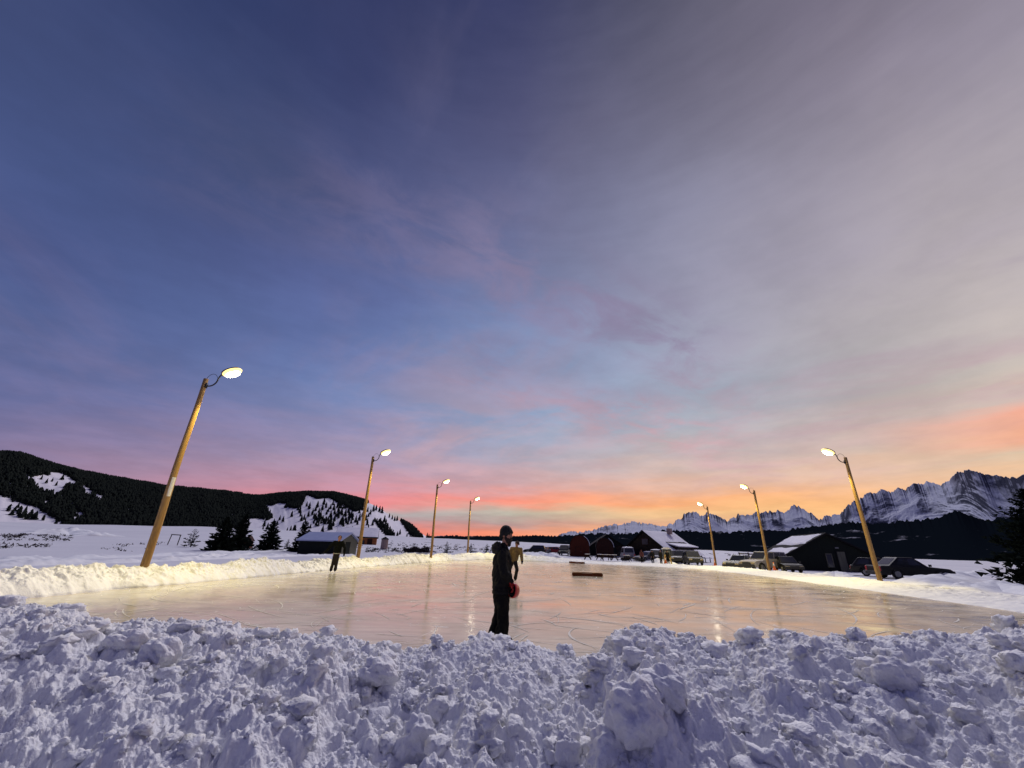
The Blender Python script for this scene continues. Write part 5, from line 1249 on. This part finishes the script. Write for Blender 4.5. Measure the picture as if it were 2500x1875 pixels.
mb = MB(); mb.tube([q_ @ Vector((-.07, .05, .05)), q_ @ Vector((-.05, .03, .13)), q_ @ Vector((.0, -.05, .15)), q_ @ Vector((.05, -.07, .05))], .006, 5); mb.build('chin_strap', M['blackcloth'], hl)

# ---- generic small figure
def figure(loc, hgt, rz, label, coat, pants, pose=None, cap=None, hair=None, vox=.018, hem=None, skates=False, mitt=None, face=True, lean=0.0, group=None):
    """front towards local -y; pose gives joints in units of body height"""
    P = dict(hipL=(.055, 0, .50), hipR=(-.055, 0, .50), kneeL=(.06, -.01, .27), kneeR=(-.06, -.01, .27), footL=(.065, 0, .045), footR=(-.065, 0, .045), shL=(.115, 0, .805), shR=(-.115, 0, .805), elL=(.15, .0, .64), elR=(-.15, .0, .64), haL=(.145, -.04, .49), haR=(-.145, -.04, .49), neck=(0, 0, .83), head=(0, -.01, .925), chest=(0, 0, .72), belly=(0, 0, .56))
    if pose: P.update(pose)
    P = {k: Vector(v) * hgt for k, v in P.items()}
    root = empty('person', loc, rz, label, 'person', group)
    s = hgt / 1.78; f = Vector((0, -1, 0)) if not pose or 'face' not in pose else Vector(pose['face']).normalized()
    hp, S_ = head_parts(P['head'], f, s)
    bd_ = hp + [('c', P['neck'], P['head'], .055 * s, .055 * s), ('c', P['chest'], P['belly'], .12 * s, .11 * s, (1.25, .9, 1)), ('c', P['shL'], P['shR'], .06 * s, .06 * s), ('c', P['neck'], P['chest'], .07 * s, .1 * s)]
    for q in 'LR': bd_ += [('c', P['hip' + q], P['knee' + q], .08 * s, .058 * s), ('c', P['knee' + q], P['foot' + q], .056 * s, .042 * s), ('c', P['sh' + q], P['el' + q], .048 * s, .04 * s), ('c', P['el' + q], P['ha' + q], .04 * s, .032 * s), ('c', P['belly'], P['hip' + q], .11 * s, .09 * s)]
    bo_ = blob('body', bd_, vox * .8, M['skin'], root, 2)
    if face: eyes(S_, s, bo_)
    jk_ = [('c', P['chest'], P['belly'], .165 * s, .165 * s, (1.24, .92, 1)), ('c', P['shL'], P['shR'], .085 * s, .085 * s), ('c', P['neck'] - Vector((0, 0, .02 * s)), P['chest'], .085 * s, .13 * s)]
    for q in 'LR': jk_ += [('c', P['sh' + q], P['el' + q], .092 * s, .080 * s), ('c', P['el' + q], P['el' + q] + (P['ha' + q] - P['el' + q]) * .86, .078 * s, .062 * s)]
    blob('jacket', jk_, vox, coat, root, 3, .010 * s, .09)
    tr_ = []
    for q in 'LR': tr_ += [('c', P['belly'] * .4 + P['hip' + q] * .6, P['knee' + q], .108 * s, .084 * s), ('c', P['knee' + q], P['knee' + q] + (P['foot' + q] - P['knee' + q]) * .9, .082 * s, .080 * s)]
    blob('trousers', tr_, vox, pants, root, 3, .008 * s, .1)
    if hem is not None: blob('jacket_hem', [('e', P['belly'] + Vector((0, 0, -.105 * s)), (.19 * s, .15 * s, .035 * s))], vox * .8, hem, root, 1)
    for q in 'LR':
        d_ = (P['ha' + q] - P['el' + q]).normalized(); si = d_.cross(Vector((0, 1, 0))).normalized() if abs(d_.y) < .9 else Vector((1, 0, 0)); up_ = si.cross(d_)
        blob('mitten' if mitt is not None else 'hand', [('c', P['ha' + q] - d_ * .05 * s, P['ha' + q], .034 * s, .036 * s), ('e', P['ha' + q] + d_ * .02 * s, (.040 * s, .034 * s, .044 * s))] + fingers(None, P['ha' + q], d_, up_, si, .09 * s, .35, .012 * s), .009, mitt if mitt is not None else M['skin'], root, 1)
        ft = P['foot' + q]; tf = Vector((0, -1, 0)) if not pose or 'toe' not in pose else Vector(pose['toe']).normalized()
        bt_ = blob('boot', [('c', ft + Vector((0, 0, .06 * s)), ft, .055 * s, .050 * s), ('c', ft - tf * .03 * s, ft + tf * .15 * s - Vector((0, 0, .012 * s)), .046 * s, .038 * s)], vox * .8, M['blackcloth'], root, 2)
        if skates: mb_ = MB(); mb_.box(ft + tf * .05 * s - Vector((0, 0, .060 * s)), (.012, .30 * s, .05 * s)); mb_.build('blade', M['blade'], bt_)
    if cap is not None: blob('cap', [('e', S_(-.014, 0, .058), (.110 * s, .098 * s, .098 * s)), ('c', S_(-.07, -.05, .0), S_(-.07, .05, .0), .04 * s, .04 * s), ('c', S_(.062, -.04, .055), S_(.062, .04, .055), .032 * s, .032 * s)], vox * .7, cap, root, 2)
    if hair is not None: blob('hair', [('e', S_(-.022, 0, .048), (.104 * s, .094 * s, .096 * s)), ('c', S_(-.075, -.045, -.03), S_(-.075, .045, -.03), .038 * s, .038 * s)], vox * .7, hair, root, 2)
    return root
# skater facing us with both arms spread low
sx_ = float(atr(815, 1394, 26.2)[0]); sy_ = float(atr(815, 1394, 26.2)[1])
figure((sx_, sy_, .02), 1.86, R(18), 'skater in a dark pale-hemmed jacket with both arms spread low', M['greenblack'], M['brownpant'],
       dict(elR=(-.22, -.02, .665), haR=(-.335, -.05, .53), elL=(.20, -.01, .655), haL=(.205, -.03, .50), hipL=(.05, 0, .50), kneeL=(.035, -.02, .27), footL=(.03, 0, .045), kneeR=(-.06, -.02, .27), footR=(-.085, 0, .045), head=(.015, -.015, .925)), hair=M['greyhair'], hem=M['hem'], skates=True, mitt=M['blackcloth'])
# tan-jacketed skater striding, partly hidden by the man
figure((.33, 21.0, .03), 1.80, R(-20), 'skater in a tan jacket and dark mittens striding behind the bearded man', M['tan'], M['brownpant'],
       dict(head=(.075, -.03, .885), neck=(.055, -.01, .80), chest=(.03, 0, .69), belly=(-.02, .01, .53), shL=(.165, .0, .765), shR=(-.075, -.02, .775), elL=(.185, .02, .61), haL=(.215, -.03, .47), elR=(-.14, -.06, .62), haR=(-.10, -.14, .52), hipL=(.02, .01, .48), hipR=(-.08, .01, .48), kneeL=(.085, -.04, .27), footL=(.02, .02, .045), kneeR=(-.14, .06, .28), footR=(-.20, .16, .06), face=(-.35, -1, -.1), toe=(.4, -1, 0)), cap=M['greyhair'], skates=True, mitt=M['blackcloth'], vox=.016)
# people standing by the far bank
for (px_, Y_, hh_, rz, lab, co, pa, cp_) in [(1565.5, 62, 1.68, 140, 'person in a dark red coat beside the kiosk', M['redcoat'], M['blackpant'], M['redcoat']), (1591.5, 60, 1.72, 170, 'person in black left of the pale grey four-wheel drive', M['blackcloth'], M['blackpant'], M['knit']),
        (1611.5, 60, 1.74, 20, 'broad person in black just left of the grey booth', M['blackcloth'], M['blackpant'], M['knit']), (1628, 60, 1.72, -15, 'person in black standing before the grey booth door', M['blackcloth'], M['blackpant'], M['knit'])]:
    q = place(px_, Y_); figure((q[0], q[1], q[2] + .06), hh_, R(rz), lab, co, pa, None, cap=cp_, vox=.035, mitt=M['blackcloth'], face=True, group='people standing beyond the far bank')
